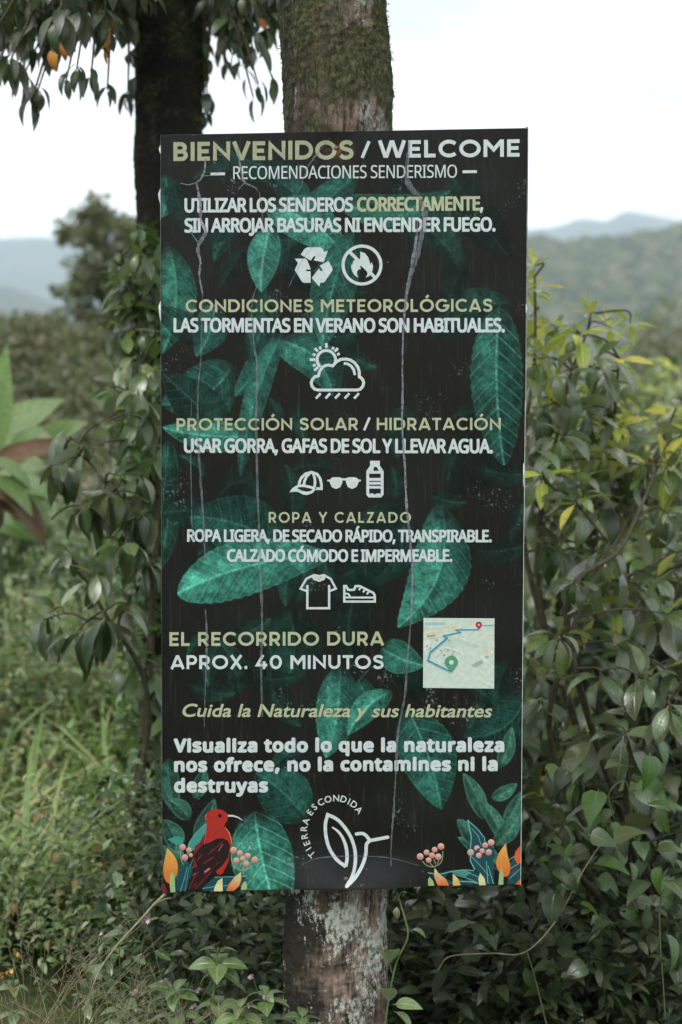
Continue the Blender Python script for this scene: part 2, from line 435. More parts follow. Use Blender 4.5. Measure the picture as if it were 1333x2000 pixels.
cc = ramp(nt_, n3.outputs[0], [(0.3, (0.7, 0.8, 0.7)), (0.7, (1.2, 1.1, 1.0))])
nt_.links.new(mixc(nt_, 1.0, mixc(nt_, 1.0, ca.outputs[0], cb.outputs[0], 'MULTIPLY'), cc.outputs[0], 'MULTIPLY'), b_.inputs['Base Color'])
b_.inputs['Roughness'].default_value = 0.95; b_.inputs['Specular IOR Level'].default_value = 0.1
o = link('ground', mesh_np('ground', Vg, Fg, gm)); tag(o, kind='structure')

def hill(name, x0, x1, y0, y1, hf, mat, nx=160, ny=60):
    X, Y = np.meshgrid(np.linspace(x0, x1, nx), np.linspace(y0, y1, ny))
    Z = np.array([[hf(x, y) for x in X[0]] for y in Y[:, 0]])
    ii, jj = np.meshgrid(np.arange(ny - 1), np.arange(nx - 1), indexing='ij')
    F = np.stack([ii * nx + jj, ii * nx + jj + 1, (ii + 1) * nx + jj + 1, (ii + 1) * nx + jj], -1).reshape(-1, 4)
    o = link(name, mesh_np(name, np.stack([X, Y, Z], -1).reshape(-1, 3), F, mat)); tag(o, kind='structure'); return o
def hillmat(name, a, b, c, s):
    m, nt, bs = newmat(name)
    t = N(nt, 'ShaderNodeTexCoord'); n = N(nt, 'ShaderNodeTexNoise', inp={'Scale': s, 'Detail': 7.0, 'Roughness': 0.6})
    nt.links.new(t.outputs['Object'], n.inputs['Vector'])
    nt.links.new(ramp(nt, n.outputs[0], [(0.36, a), (0.5, b), (0.64, c)]).outputs[0], bs.inputs['Base Color'])
    bs.inputs['Roughness'].default_value = 1.0; bs.inputs['Specular IOR Level'].default_value = 0.0
    return m
HM = hillmat('wooded hillside', (0.012, 0.022, 0.014), (0.045, 0.062, 0.026), (0.11, 0.12, 0.05), 0.012)  # dark end of the noise paints shadow blotches among the trees
HF = hillmat('far mountain woods', (0.03, 0.045, 0.03), (0.05, 0.065, 0.04), (0.07, 0.08, 0.05), 0.006)
fbm = lambda x, y, s, z: noise.fractal(Vector((x * s, y * s, z)), 1.0, 2.0, 5)
def elev(py): return math.tan(math.atan((CY - py) / FPX) - PITCH)
def prof(pts, px):
    return np.interp(px, [p[0] for p in pts], [p[1] for p in pts])
# the wooded ridge on the right, about 640 m off
RIDGE = [(-400, 640), (0, 630), (250, 600), (500, 540), (800, 480), (1040, 466), (1140, 462), (1240, 456), (1333, 446), (1700, 430), (2400, 420)]
def ridge_h(x, y):
    px = CX + FPX * x / (y + 3.1)
    top = -6.0 + 1000 * elev(float(prof(RIDGE, px)))
    t = (y - 500) / (1000 - 500)
    g = t * t * (3 - 2 * t) if 0 < t < 1 else (0 if t <= 0 else 1 - 0.6 * min(1, (y - 1000) / 300))
    g = g * 0.55 + 0.45 * max(0, min(1, t)) ** 0.8 * (1 if t < 1 else g)
    z = -42 + (top + 42) * g + 16 * fbm(x, y, 0.008, 3.1) * min(1, max(0, t) * 2) * (1 - max(0, min(1, t * 1.4 - 0.4)) * 0.85) + 1.2 * fbm(x, y, 0.08, 1.1)
    return z
hill('wooded_hill', -650, 960, 490, 1340, ridge_h, HM, 240, 120)
MR = [(-600, 545), (-300, 500), (-100, 482), (0, 479), (60, 476), (150, 480), (300, 500), (500, 520), (760, 510), (950, 470), (1080, 460), (1130, 442), (1180, 450), (1215, 430), (1270, 438), (1333, 447), (1500, 470), (1900, 520)]
def far_h(x, y):
    px = CX + FPX * x / (y + 3.1)
    top = 1.6 + 3600 * elev(float(prof(MR, px)))
    t = max(0, min(1, (y - 2300) / 1300)); g = t * (2 - t) if y <= 3600 else 1 - (y - 3600) / 1000
    return -42 + (top + 42) * g + 60 * fbm(x, y, 0.0012, 9.0) * t * (1 - t) * 2 + 4 * fbm(x, y, 0.01, 4.0) * t
hill('far_mountains', -2100, 2300, 2280, 4500, far_h, HF, 200, 70)
ML = [(-800, 600), (-300, 575), (-100, 560), (20, 566), (70, 584), (140, 606), (220, 625), (400, 650), (900, 660)]
def midl(x, y):
    px = CX + FPX * x / (y + 3.1)
    top = 1.6 + 2000 * elev(float(prof(ML, px)))
    t = max(0, min(1, (y - 1400) / 600)); g = t * (2 - t) if y <= 2000 else 1 - (y - 2000) / 500
    return -43 + (top + 43) * g + 8 * fbm(x, y, 0.006, 2.0) * t
hill('hill_spur', -1200, 260, 1390, 2280, midl, HF, 120, 50)

# ridge woods: rounded crowns
def crowns(name, pts, mat):
    import bmesh
    bm = bmesh.new(); bmesh.ops.create_icosphere(bm, subdivisions=2, radius=1.0)
    tv = np.array([v.co[:] for v in bm.verts]); tf = np.array([[v.index for v in f.verts] for f in bm.faces]); bm.free()
    VV = []; FF = []; TT = []
    for i, (x, y, z, r) in enumerate(pts):
        nn = 1 + 0.28 * np.sin(tv[:, 0] * 5 + i) * np.cos(tv[:, 1] * 6 + i * 2) + 0.2 * np.sin(tv[:, 2] * 9 + i * 3)
        VV.append(tv * nn[:, None] * np.array([r, r, r * 1.05]) + np.array([x, y, z])); FF.append(tf + i * len(tv)); TT.append(np.full(len(tv), random.random()))
    o = link(name, mesh_np(name, np.concatenate(VV), np.concatenate(FF), mat, tint=np.concatenate(TT))); tag(o, kind='stuff'); return o
cm, nt_, b_ = newmat('ridge tree crowns')
at_ = N(nt_, 'ShaderNodeAttribute', attribute_name='tint')
tc_ = N(nt_, 'ShaderNodeTexCoord'); nn_ = N(nt_, 'ShaderNodeTexNoise', inp={'Scale': 0.5, 'Detail': 4.0}); nt_.links.new(tc_.outputs['Object'], nn_.inputs['Vector'])
cr_ = ramp(nt_, at_.outputs['Fac'], [(0.1, (0.03, 0.045, 0.022)), (0.4, (0.055, 0.075, 0.03)), (0.7, (0.09, 0.10, 0.05)), (0.95, (0.12, 0.11, 0.07))])
nt_.links.new(mixc(nt_, 1.0, cr_.outputs[0], ramp(nt_, nn_.outputs[0], [(0.3, (0.5, 0.5, 0.5)), (0.7, (1.5, 1.5, 1.5))]).outputs[0], 'MULTIPLY'), b_.inputs['Base Color'])
b_.inputs['Roughness'].default_value = 1; b_.inputs['Specular IOR Level'].default_value = 0
pts = []
for i in range(3000):
    y = random.uniform(600, 1020); px = random.uniform(960, 1420) if random.random() < 0.85 else random.uniform(-60, 320)
    x = (px - CX) / FPX * (y + 3.1)
    pts.append((x, y, ridge_h(x, y) + random.uniform(0, 3.0), random.uniform(3.0, 6.8)))
for px, hh in ((1052, 9), (1062, 5), (1140, 8), (1148, 6), (1185, 4), (1215, 5), (1080, 3), (1290, 6), (1310, 8), (1325, 9)):
    x = (px - CX) / FPX * 1003; pts.append((x, 1000, ridge_h(x, 1000) + hh * 0.8, 2.4 + hh * 0.25)); pts.append((x + 2.2, 1001, ridge_h(x, 1000) + hh * 0.4, 3.4))
crowns('ridge_woods', pts, cm)

# haze
import bmesh
bm = bmesh.new(); bmesh.ops.create_cube(bm, size=1.0)
for v in bm.verts: v.co = Vector((v.co.x * 10400, v.co.y * 10400, -50 + (v.co.z + 0.5) * 700))
me = bpy.data.meshes.new('haze'); bm.to_mesh(me); bm.free()
hz = bpy.data.materials.new('haze'); hz.use_nodes = True; h_ = hz.node_tree; h_.nodes.clear()
pv = N(h_, 'ShaderNodeVolumePrincipled', inp={'Color': (0.74, 0.88, 1.0, 1), 'Density': 0.00029, 'Anisotropy': 0.0})
mo = N(h_, 'ShaderNodeOutputMaterial'); h_.links.new(pv.outputs[0], mo.inputs['Volume'])
me.materials.append(hz); o = link('haze', me); tag(o, kind='stuff')

# ------------------------------------------------------------------ the sign
TL, TR, BR, BL = (314.5, 264), (1031, 250.5), (1016.5, 1727.5), (318, 1742)
sroot = empty('welcome_sign', tuple(SP(667, 1735, -0.012)), 'tall black trail information board with green leaf print nailed to the mossy trunk', 'sign')
def lm(c, k=1.0): return np.array(lin(c)) * k
sg_w, sg_h = 380, 780
s_, t_ = np.meshgrid(np.linspace(0, 1, sg_w), np.linspace(0, 1, sg_h))
U = (TL[0] * (1 - s_) + TR[0] * s_) * (1 - t_) + (BL[0] * (1 - s_) + BR[0] * s_) * t_
V = (TL[1] * (1 - s_) + TR[1] * s_) * (1 - t_) + (BL[1] * (1 - s_) + BR[1] * s_) * t_
fine = vnoise(U, V, 3.2, 5, 2); med = vnoise(U, V, 14, 9, 3); big = vnoise(U, V, 120, 21, 3)
IMG = np.zeros(U.shape + (3,)) + np.array([0.0078, 0.0076, 0.0062])
IMG += (np.clip(big - 0.45, 0, 1) * 0.010)[..., None] * np.array([0.4, 1.0, 0.8])
TEAL = np.array([0.036, 0.190, 0.132]); TEAL_D = np.array([0.012, 0.075, 0.058]); TEAL_L = np.array([0.085, 0.30, 0.225])
def pleaf(b, t, w, bend=0.0, br=(0.5, 1.0), k=1.0, col=TEAL, nv=8, alpha=1.0, serr=0.03, fat=0.85, sidek=0.3, veink=0.5, rd=0.75):
    global IMG
    b = np.array(b, float); t = np.array(t, float); L = np.linalg.norm(t - b); ax = (t - b) / L
    dx = U - b[0]; dy = V - b[1]
    s = (dx * ax[0] + dy * ax[1]) / L; c = -dx * ax[1] + dy * ax[0]
    sc = np.clip(s, 0, 1)
    c = c - bend * L * 4 * sc * (1 - sc)
    p = np.sin(PI * sc ** fat) ** rd * w / 2 * (1 + serr * np.abs(((s * 16) % 1) - 0.5) * 2 - serr)
    m = np.clip((p - np.abs(c)) / 1.8 + 0.5, 0, 1) * ((s > 0) & (s < 1)) * np.clip(sc * 5 + 0.1, 0, 1)
    if m.max() <= 0: return
    a = np.abs(c) / (w / 2)
    ph = s * nv - a * 1.5 - 0.35 * a * a
    d = np.abs((ph % 1) - 0.5)
    vein = np.exp(-((0.5 - d) / 0.07) ** 2)
    quilt = 0.75 + 0.5 * np.sin((ph % 1) * PI)
    midr = np.exp(-(c / 2.0) ** 2)
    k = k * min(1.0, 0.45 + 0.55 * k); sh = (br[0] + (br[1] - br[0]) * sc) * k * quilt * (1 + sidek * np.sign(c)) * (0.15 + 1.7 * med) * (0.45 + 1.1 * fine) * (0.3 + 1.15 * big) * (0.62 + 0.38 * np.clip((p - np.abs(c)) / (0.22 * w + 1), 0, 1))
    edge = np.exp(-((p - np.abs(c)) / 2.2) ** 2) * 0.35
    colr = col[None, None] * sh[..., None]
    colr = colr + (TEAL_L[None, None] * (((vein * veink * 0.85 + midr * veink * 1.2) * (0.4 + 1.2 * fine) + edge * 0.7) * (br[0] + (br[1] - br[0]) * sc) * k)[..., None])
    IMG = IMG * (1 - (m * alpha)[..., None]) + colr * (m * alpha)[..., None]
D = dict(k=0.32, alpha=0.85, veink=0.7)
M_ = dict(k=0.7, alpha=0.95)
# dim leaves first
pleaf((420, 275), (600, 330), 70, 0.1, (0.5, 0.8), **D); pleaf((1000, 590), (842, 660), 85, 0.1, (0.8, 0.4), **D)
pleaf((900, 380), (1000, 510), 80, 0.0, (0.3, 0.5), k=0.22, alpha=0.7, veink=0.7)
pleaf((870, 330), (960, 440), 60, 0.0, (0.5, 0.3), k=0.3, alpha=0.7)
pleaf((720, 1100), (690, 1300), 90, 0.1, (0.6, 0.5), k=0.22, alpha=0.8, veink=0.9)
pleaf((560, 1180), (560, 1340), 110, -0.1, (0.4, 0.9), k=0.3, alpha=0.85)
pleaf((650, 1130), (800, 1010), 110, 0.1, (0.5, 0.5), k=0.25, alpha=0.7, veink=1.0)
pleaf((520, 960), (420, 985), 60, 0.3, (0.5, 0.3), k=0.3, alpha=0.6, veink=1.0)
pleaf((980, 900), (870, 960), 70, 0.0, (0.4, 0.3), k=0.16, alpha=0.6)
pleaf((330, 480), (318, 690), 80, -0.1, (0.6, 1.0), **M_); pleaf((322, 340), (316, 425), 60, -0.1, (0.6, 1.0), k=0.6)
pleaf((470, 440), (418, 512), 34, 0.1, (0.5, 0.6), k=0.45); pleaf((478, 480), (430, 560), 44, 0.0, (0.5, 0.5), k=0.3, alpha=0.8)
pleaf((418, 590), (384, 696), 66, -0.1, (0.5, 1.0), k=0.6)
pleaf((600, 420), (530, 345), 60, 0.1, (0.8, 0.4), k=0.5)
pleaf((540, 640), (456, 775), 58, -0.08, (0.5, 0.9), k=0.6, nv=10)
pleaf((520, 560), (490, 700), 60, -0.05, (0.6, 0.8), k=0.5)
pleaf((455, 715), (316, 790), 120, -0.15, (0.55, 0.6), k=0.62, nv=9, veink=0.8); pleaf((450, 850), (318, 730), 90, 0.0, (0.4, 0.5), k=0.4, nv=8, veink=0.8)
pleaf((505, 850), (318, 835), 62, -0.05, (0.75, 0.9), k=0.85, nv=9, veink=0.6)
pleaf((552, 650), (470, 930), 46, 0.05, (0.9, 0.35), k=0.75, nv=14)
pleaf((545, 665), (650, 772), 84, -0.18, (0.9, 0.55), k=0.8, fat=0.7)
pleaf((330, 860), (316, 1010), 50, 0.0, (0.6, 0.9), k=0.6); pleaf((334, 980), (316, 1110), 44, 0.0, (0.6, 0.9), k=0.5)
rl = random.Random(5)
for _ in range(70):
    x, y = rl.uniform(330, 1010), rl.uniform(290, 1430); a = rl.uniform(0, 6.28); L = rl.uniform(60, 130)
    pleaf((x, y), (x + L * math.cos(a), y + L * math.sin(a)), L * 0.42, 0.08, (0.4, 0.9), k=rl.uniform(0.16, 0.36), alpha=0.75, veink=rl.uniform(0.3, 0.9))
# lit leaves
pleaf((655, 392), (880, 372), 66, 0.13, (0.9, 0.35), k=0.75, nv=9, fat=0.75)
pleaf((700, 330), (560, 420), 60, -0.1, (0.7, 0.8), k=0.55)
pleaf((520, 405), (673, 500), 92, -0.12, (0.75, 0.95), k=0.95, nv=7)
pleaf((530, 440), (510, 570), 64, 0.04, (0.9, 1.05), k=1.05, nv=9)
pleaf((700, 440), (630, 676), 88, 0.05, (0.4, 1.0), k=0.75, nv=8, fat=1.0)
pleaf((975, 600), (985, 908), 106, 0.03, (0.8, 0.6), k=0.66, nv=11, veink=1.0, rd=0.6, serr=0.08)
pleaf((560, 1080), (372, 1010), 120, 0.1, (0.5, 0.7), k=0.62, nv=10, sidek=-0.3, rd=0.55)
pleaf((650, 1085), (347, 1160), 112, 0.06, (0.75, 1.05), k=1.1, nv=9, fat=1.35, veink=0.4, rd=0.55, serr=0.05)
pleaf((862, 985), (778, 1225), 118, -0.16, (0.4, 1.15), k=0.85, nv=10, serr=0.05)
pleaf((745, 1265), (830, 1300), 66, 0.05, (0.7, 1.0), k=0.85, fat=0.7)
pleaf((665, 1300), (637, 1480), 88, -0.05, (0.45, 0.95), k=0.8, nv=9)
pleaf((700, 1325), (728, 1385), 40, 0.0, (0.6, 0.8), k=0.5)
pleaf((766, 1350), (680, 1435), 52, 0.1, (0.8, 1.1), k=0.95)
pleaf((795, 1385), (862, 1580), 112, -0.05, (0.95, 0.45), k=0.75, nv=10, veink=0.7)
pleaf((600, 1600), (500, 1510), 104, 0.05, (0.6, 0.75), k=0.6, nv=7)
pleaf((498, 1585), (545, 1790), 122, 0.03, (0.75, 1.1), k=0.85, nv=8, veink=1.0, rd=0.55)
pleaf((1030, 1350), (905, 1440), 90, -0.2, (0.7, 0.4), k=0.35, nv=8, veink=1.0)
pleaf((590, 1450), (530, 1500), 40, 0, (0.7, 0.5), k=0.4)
# palm-like fronds of the lower corners
GD = np.array([0.016, 0.052, 0.036])
for b, t, w in (((985, 1700), (895, 1635), 34), ((940, 1660), (893, 1600), 34), ((990, 1650), (935, 1560), 30), ((945, 1600), (905, 1510), 34), ((965, 1650), (1018, 1585), 36), ((985, 1610), (1020, 1545), 30),
                ((960, 1560), (1010, 1530), 26), ((975, 1500), (1000, 1420), 30), ((330, 1480), (345, 1590), 40), ((380, 1640), (420, 1560), 34), ((350, 1660), (322, 1600), 40), ((372, 1600), (330, 1560), 34), ((380, 1560), (400, 1500), 30), ((330, 1700), (345, 1640), 40), ((350, 1730), (318, 1650), 50)):
    pleaf(b, t, w, 0.05, (0.9, 0.9), k=1.5, col=GD, nv=6, veink=0.12, serr=0)
# scuffs, dust and faint rain streaks on the vinyl, plus a painted sheen low down
IMG += (np.clip(vnoise(U * 6, V * 0.35, 14, 77, 2) - 0.66, 0, 1) * 0.05)[..., None]
spk = vnoise(U, V, 2.6, 301, 1); IMG += (np.clip(spk * vnoise(U, V, 60, 88, 2) * 2.0 - 1.27, 0, 1) * 0.5)[..., None] * np.array([0.8, 1, 0.95])
low_sheen = np.exp(-((V - 1700) / 40) ** 2) * np.exp(-((U - 690) / 160) ** 4)
IMG += (low_sheen * 0.010)[..., None] * np.array([0.95, 1, 1.2])  # sky reflection on the bottom bulge, painted into the banner colour
rust = np.exp(-(((U - 662) / 22) ** 2 + ((V - 292) / 12) ** 2)) * (fine > 0.45)
IMG = IMG * (1 - 0.7 * rust[..., None]) + rust[..., None] * 0.7 * np.array([0.16, 0.07, 0.02])
pv_ = SP(U.ravel(), V.ravel(), 0.0)
ii, jj = np.meshgrid(np.arange(sg_h - 1), np.arange(sg_w - 1), indexing='ij')
Fq = np.stack([ii * sg_w + jj, (ii + 1) * sg_w + jj, (ii + 1) * sg_w + jj + 1, ii * sg_w + jj + 1], -1).reshape(-1, 4)
def vinyl(name, rough=0.42, spec=0.28, const=None, alpha=None, bump=0.12):
    m, nt, b = newmat(name)
    if const is None:
        a = N(nt, 'ShaderNodeAttribute', attribute_name='Col'); src = a.outputs['Color']
    else: src = const
    tcn = N(nt, 'ShaderNodeTexCoord'); nz = N(nt, 'ShaderNodeTexNoise', inp={'Scale': 90.0, 'Detail': 4.0}); nt.links.new(tcn.outputs['Object'], nz.inputs['Vector'])
    n2 = N(nt, 'ShaderNodeTexNoise', inp={'Scale': 7.0, 'Detail': 3.0}); nt.links.new(tcn.outputs['Object'], n2.inputs['Vector'])
    nt.links.new(mixc(nt, 1.0, src, ramp(nt, nz.outputs[0], [(0.3, (0.88, 0.88, 0.88)), (0.7, (1.08, 1.08, 1.08))]).outputs[0], 'MULTIPLY'), b.inputs['Base Color'])
    b.inputs['Roughness'].default_value = rough; b.inputs['Specular IOR Level'].default_value = spec
    nt.links.new(mth(nt, 'ADD', mth(nt, 'MULTIPLY', n2.outputs[0], 0.25), rough - 0.12), b.inputs['Roughness'])
    if alpha is not None:
        nt.links.new(mth(nt, 'MULTIPLY', ramp(nt, nz.outputs[0], [(0.35, (0.5, 0.5, 0.5)), (0.6, (1, 1, 1))]).outputs[0], alpha), b.inputs['Alpha'])
    bp = N(nt, 'ShaderNodeBump', inp={'Strength': bump, 'Distance': 0.002}); nt.links.new(n2.outputs[0], bp.inputs['Height']); nt.links.new(bp.outputs[0], b.inputs['Normal'])
    return m
VIN = vinyl('printed vinyl', 0.42, 0.15)
INK = vinyl('print ink', 0.5, 0.25)
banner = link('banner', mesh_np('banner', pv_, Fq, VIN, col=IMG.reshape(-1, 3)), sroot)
# board behind the vinyl with its folded edges
EDGE = plain('folded dark vinyl edge', (0.02, 0.022, 0.022), 0.45, 0.4, 40, 0.3)
fc = [SP(x, y, -0.0035 - float(warp(np.float64(x), np.float64(y)))) for x, y in (TL, TR, BR, BL)]
cen = sum(fc) / 4
fr = [c + (c - cen) / np.linalg.norm(c - cen) * 0.0016 for c in fc]
bk = [c + np.array([0, 0.020, 0]) for c in fr]
Vb = np.array([*fr, *bk]); Fb = np.array([(0, 3, 2, 1), (4, 5, 6, 7), (0, 1, 5, 4), (1, 2, 6, 5), (2, 3, 7, 6), (3, 0, 4, 7)])
link('backing_board', mesh_np('backing_board', Vb, Fb, EDGE, smooth=False), sroot)
PEEL = plain('white vinyl underside', (0.62, 0.64, 0.64), 0.6, 0.3, 60, 0.2)
GREYV = plain('worn grey vinyl edge', (0.20, 0.21, 0.21), 0.5, 0.3, 60, 0.4)

class Flat:
    """flat print on the sign, in photo positions; each shape lies a hair above the one before"""
    def __init__(s, off=0.0006): s.V = []; s.F = []; s.C = []; s.off = off
    def poly(s, pts, c):
        import mathutils
        v3 = [Vector((x, -y, 0)) for x, y in pts]
        tris = mathutils.geometry.tessellate_polygon([v3])
        k = len(s.V); s.off += 0.00004
        for x, y in pts: s.V.append((x, y, s.off)); s.C.append(c)
        for t in tris: s.F.append((k + t[0], k + t[1], k + t[2]))
    def stroke(s, pts, w, c, closed=False, step=None):
        pts = [np.array(p, float) for p in pts]; n = len(pts); k = len(s.V); s.off += 0.00004
        ws = w if isinstance(w, (list, tuple)) else [w] * n
        for i in range(n):
            a = pts[(i - 1) % n] if (closed or i > 0) else None
            b = pts[(i + 1) % n] if (closed or i < n - 1) else None
            def nn(p, q): d = q - p; d = d / (np.linalg.norm(d) + 1e-9); return np.array([-d[1], d[0]])
            if a is None: m = nn(pts[i], b)
            elif b is None: m = nn(a, pts[i])
            else:
                n1, n2 = nn(a, pts[i]), nn(pts[i], b); m = n1 + n2; l = np.linalg.norm(m)
                m = n1 if l < 0.3 else m / l; m = m / max(0.5, m @ n1)
            for q in (1, -1):
                p = pts[i] + m * ws[i] / 2 * q; s.V.append((p[0], p[1], s.off)); s.C.append(c)
        for i in range(n if closed else n - 1):
            a = k + 2 * i; b = k + 2 * ((i + 1) % n); s.F += [(a, a + 1, b + 1), (a, b + 1, b)]
    def dot(s, x, y, r, c, n=16, c2=None):
        k = len(s.V); s.off += 0.00004
        for i in range(n):
            a = 2 * PI * i / n; s.V.append((x + r * math.cos(a), y + r * math.sin(a), s.off))
            f = (math.sin(a) + 1) / 2; s.C.append(tuple(p * (1 - f) + q * f for p, q in zip(c, c2)) if c2 else c)
        s.V.append((x, y, s.off)); s.C.append(tuple((p + q) / 2 for p, q in zip(c, c2)) if c2 else c)
        for i in range(n): s.F.append((k + i, k + (i + 1) % n, k + n))
    def build(s, name, parent=None, mat=None, label=None):
        v = np.array(s.V); P3 = SP(v[:, 0], v[:, 1], 0) ; P3[:, 1] -= v[:, 2]
        F = np.array(s.F)
        a, b, c = P3[F[:, 0]], P3[F[:, 1]], P3[F[:, 2]]
        ny = np.cross(b - a, c - a)[:, 1]; F[ny > 0] = F[ny > 0][:, ::-1]
        o = link(name, mesh_np(name, P3, F, mat or INK, col=np.array(s.C), smooth=False), parent or sroot)
        if label: o['label'] = label
        return o
def arc(cx, cy, r, a0, a1, n=16):
    return [(cx + r * math.cos(R(a0 + (a1 - a0) * i / n)), cy - r * math.sin(R(a0 + (a1 - a0) * i / n))) for i in range(n + 1)]
WHITE = (0.45, 0.51, 0.50); GOLD = (0.34, 0.365, 0.235); GOLDD = (0.28, 0.295, 0.185)

FD = os.path.join(bpy.utils.system_resource('DATAFILES', path='fonts') or '', '')
def font(fn):
    try: return bpy.data.fonts.load(os.path.join(FD, fn))
    except Exception: return None
HUM = font('NotoSansHebrew-Regular.woff2')
def glyphs(body, fnt, off, space=1.0, word=1.0, shear=0.0):
    c = bpy.data.curves.new('lettering', 'FONT'); c.body = body; c.offset = off; c.shear = shear
    c.space_character = space; c.space_word = word; c.resolution_u = 4
    if fnt: c.font = fnt
    o = bpy.data.objects.new('lettering', c); COL.objects.link(o)
    dg = bpy.context.evaluated_depsgraph_get()
    me = bpy.data.meshes.new_from_object(o.evaluated_get(dg))
    me.calc_loop_triangles()
    V = np.empty(len(me.vertices) * 3); me.vertices.foreach_get('co', V); V = V.reshape(-1, 3)
    F = np.empty(len(me.loop_triangles) * 3, np.int32); me.loop_triangles.foreach_get('vertices', F); F = F.reshape(-1, 3)
    bpy.data.objects.remove(o); bpy.data.curves.remove(c); bpy.data.meshes.remove(me)
    return V, F
CAPH = {}
def text(body, x0, x1, b0, b1, cap, col, fnt=None, off=0.0, space=1.0, word=1.0, shear=0.0, label=None, lift=0.0007, cut=None, capch='H'):
    key = (id(fnt), off, capch)
    if key not in CAPH: CAPH[key] = glyphs(capch, fnt, 0)[0][:, 1].max()
    V, F = glyphs(body, fnt, 0, space, word, shear); x0 += off * cap * 1.3; x1 -= off * cap * 1.3; b0 -= off * cap; b1 -= off * cap; cap *= 1 - 1.6 * off
    mn, mx = V[:, 0].min(), V[:, 0].max()
    s = (V[:, 0] - mn) / (mx - mn)
    u = x0 + (x1 - x0) * s; v = b0 + (b1 - b0) * s - V[:, 1] / CAPH[key] * cap
    w = off * cap / CAPH[key] * 1.0
    sh = [(0, 0)] + ([(w * math.cos(2 * PI * i / 10), w * math.sin(2 * PI * i / 10)) for i in range(10)] if w > 0 else [])
    Ps = []
    for i, (a, b) in enumerate(sh):
        q = SP(u + a, v + b, 0); q[:, 1] -= lift + i * 0.00003; Ps.append(q)
    F = np.concatenate([F + i * len(V) for i in range(len(sh))]); P3 = np.concatenate(Ps)
    C = np.tile(np.array(col), (len(P3), 1))
    a, b, c = P3[F[:, 0]], P3[F[:, 1]], P3[F[:, 2]]
    ny = np.cross(b - a, c - a)[:, 1]; F[ny > 0] = F[ny > 0][:, ::-1]
    o = link('lettering', mesh_np('lettering', P3, F, INK, col=C, smooth=False), sroot)
    if label: o['label'] = label
    return o

def GA(cx, cy, rx, ry, a0, a1, n=14): return [(cx + rx * math.cos(R(a0 + (a1 - a0) * i / n)), cy + ry * math.sin(R(a0 + (a1 - a0) * i / n))) for i in range(n + 1)]
def SS(L): return [(p.x, p.y) for p in curve([(x, y, 0) for x, y in L], 5)]
GL = {'B': (.70, [[(.1, .5), (.40, .5)] + GA(.40, .30, .20, .20, 90, -90)[1:] + [(.1, .1), (.1, .9), (.36, .9)] + GA(.36, .70, .19, .20, 90, -90)[1:]]),
 'C': (.86, [GA(.5, .5, .41, .41, 44, 316, 24)]), 'D': (.86, [[(.1, .1), (.1, .9), (.38, .9)] + GA(.38, .5, .39, .40, 90, -90, 18)[1:] + [(.1, .1)]]),
 'E': (.62, [[(.6, .9), (.1, .9), (.1, .1), (.6, .1)], [(.1, .5), (.55, .5)]]), 'G': (.98, [GA(.5, .5, .41, .41, 44, 345, 24) + [(.9, .47), (.55, .47)]]),
 'H': (.80, [[(.1, 0), (.1, 1)], [(.7, 0), (.7, 1)], [(.1, .5), (.7, .5)]]), 'I': (.2, [[(.1, 0), (.1, 1)]]), 'L': (.56, [[(.1, 1), (.1, .1), (.55, .1)]]),
 'M': (.98, [[(.1, 0), (.1, .9), (.15, .9), (.49, .42), (.83, .9), (.88, .9), (.88, 0)]]), 'N': (.84, [[(.1, 0), (.1, .85), (.74, .15), (.74, 1)]]), 'O': (1.0, [GA(.5, .5, .42, .41, 0, 360, 30)]),
 'P': (.68, [[(.1, 0), (.1, .9), (.38, .9)] + GA(.38, .65, .22, .25, 90, -90)[1:] + [(.1, .4)]]), 'R': (.72, [[(.1, 0), (.1, .9), (.38, .9)] + GA(.38, .65, .22, .25, 90, -90)[1:] + [(.1, .4)], [(.36, .4), (.63, 0)]]),
 'S': (.70, [SS([(.61, .77), (.50, .88), (.34, .91), (.18, .86), (.12, .73), (.18, .60), (.35, .53), (.52, .46), (.60, .32), (.56, .17), (.40, .09), (.22, .10), (.07, .22)])]),
 'T': (.66, [[(0, .9), (.66, .9)], [(.33, 0), (.33, .9)]]), 'U': (.80, [[(.1, 1), (.1, .4)] + GA(.4, .4, .3, .31, 180, 360)[1:] + [(.7, 1)]]), 'V': (.82, [[(.05, 1), (.37, .10), (.45, .10), (.77, 1)]]),
 'W': (1.26, [[(.05, 1), (.30, .10), (.38, .10), (.59, .9), (.67, .9), (.88, .10), (.96, .10), (1.21, 1)]]), 'A': (.86, [[(.06, 0), (.39, .9), (.47, .9), (.80, 0)], [(.18, .26), (.68, .26)]]), 'X': (.78, [[(.07, 0), (.71, 1)], [(.07, 1), (.71, 0)]]),
 'Y': (.74, [[(.04, 1), (.37, .45), (.70, 1)], [(.37, 0), (.37, .5)]]), 'Z': (.68, [[(.05, .9), (.56, .9), (.11, .1), (.64, .1)]]), '4': (.74, [[(.46, 1), (.08, .28), (.72, .28)], [(.52, .55), (.52, 0)]]), '0': (.80, [GA(.4, .5, .30, .41, 0, 360, 26)]),
 '.': (.22, [[(.1, 0), (.1, .22)]]), '/': (.40, [[(.02, -.02), (.38, 1.02)]]), ' ': (.26, [])}
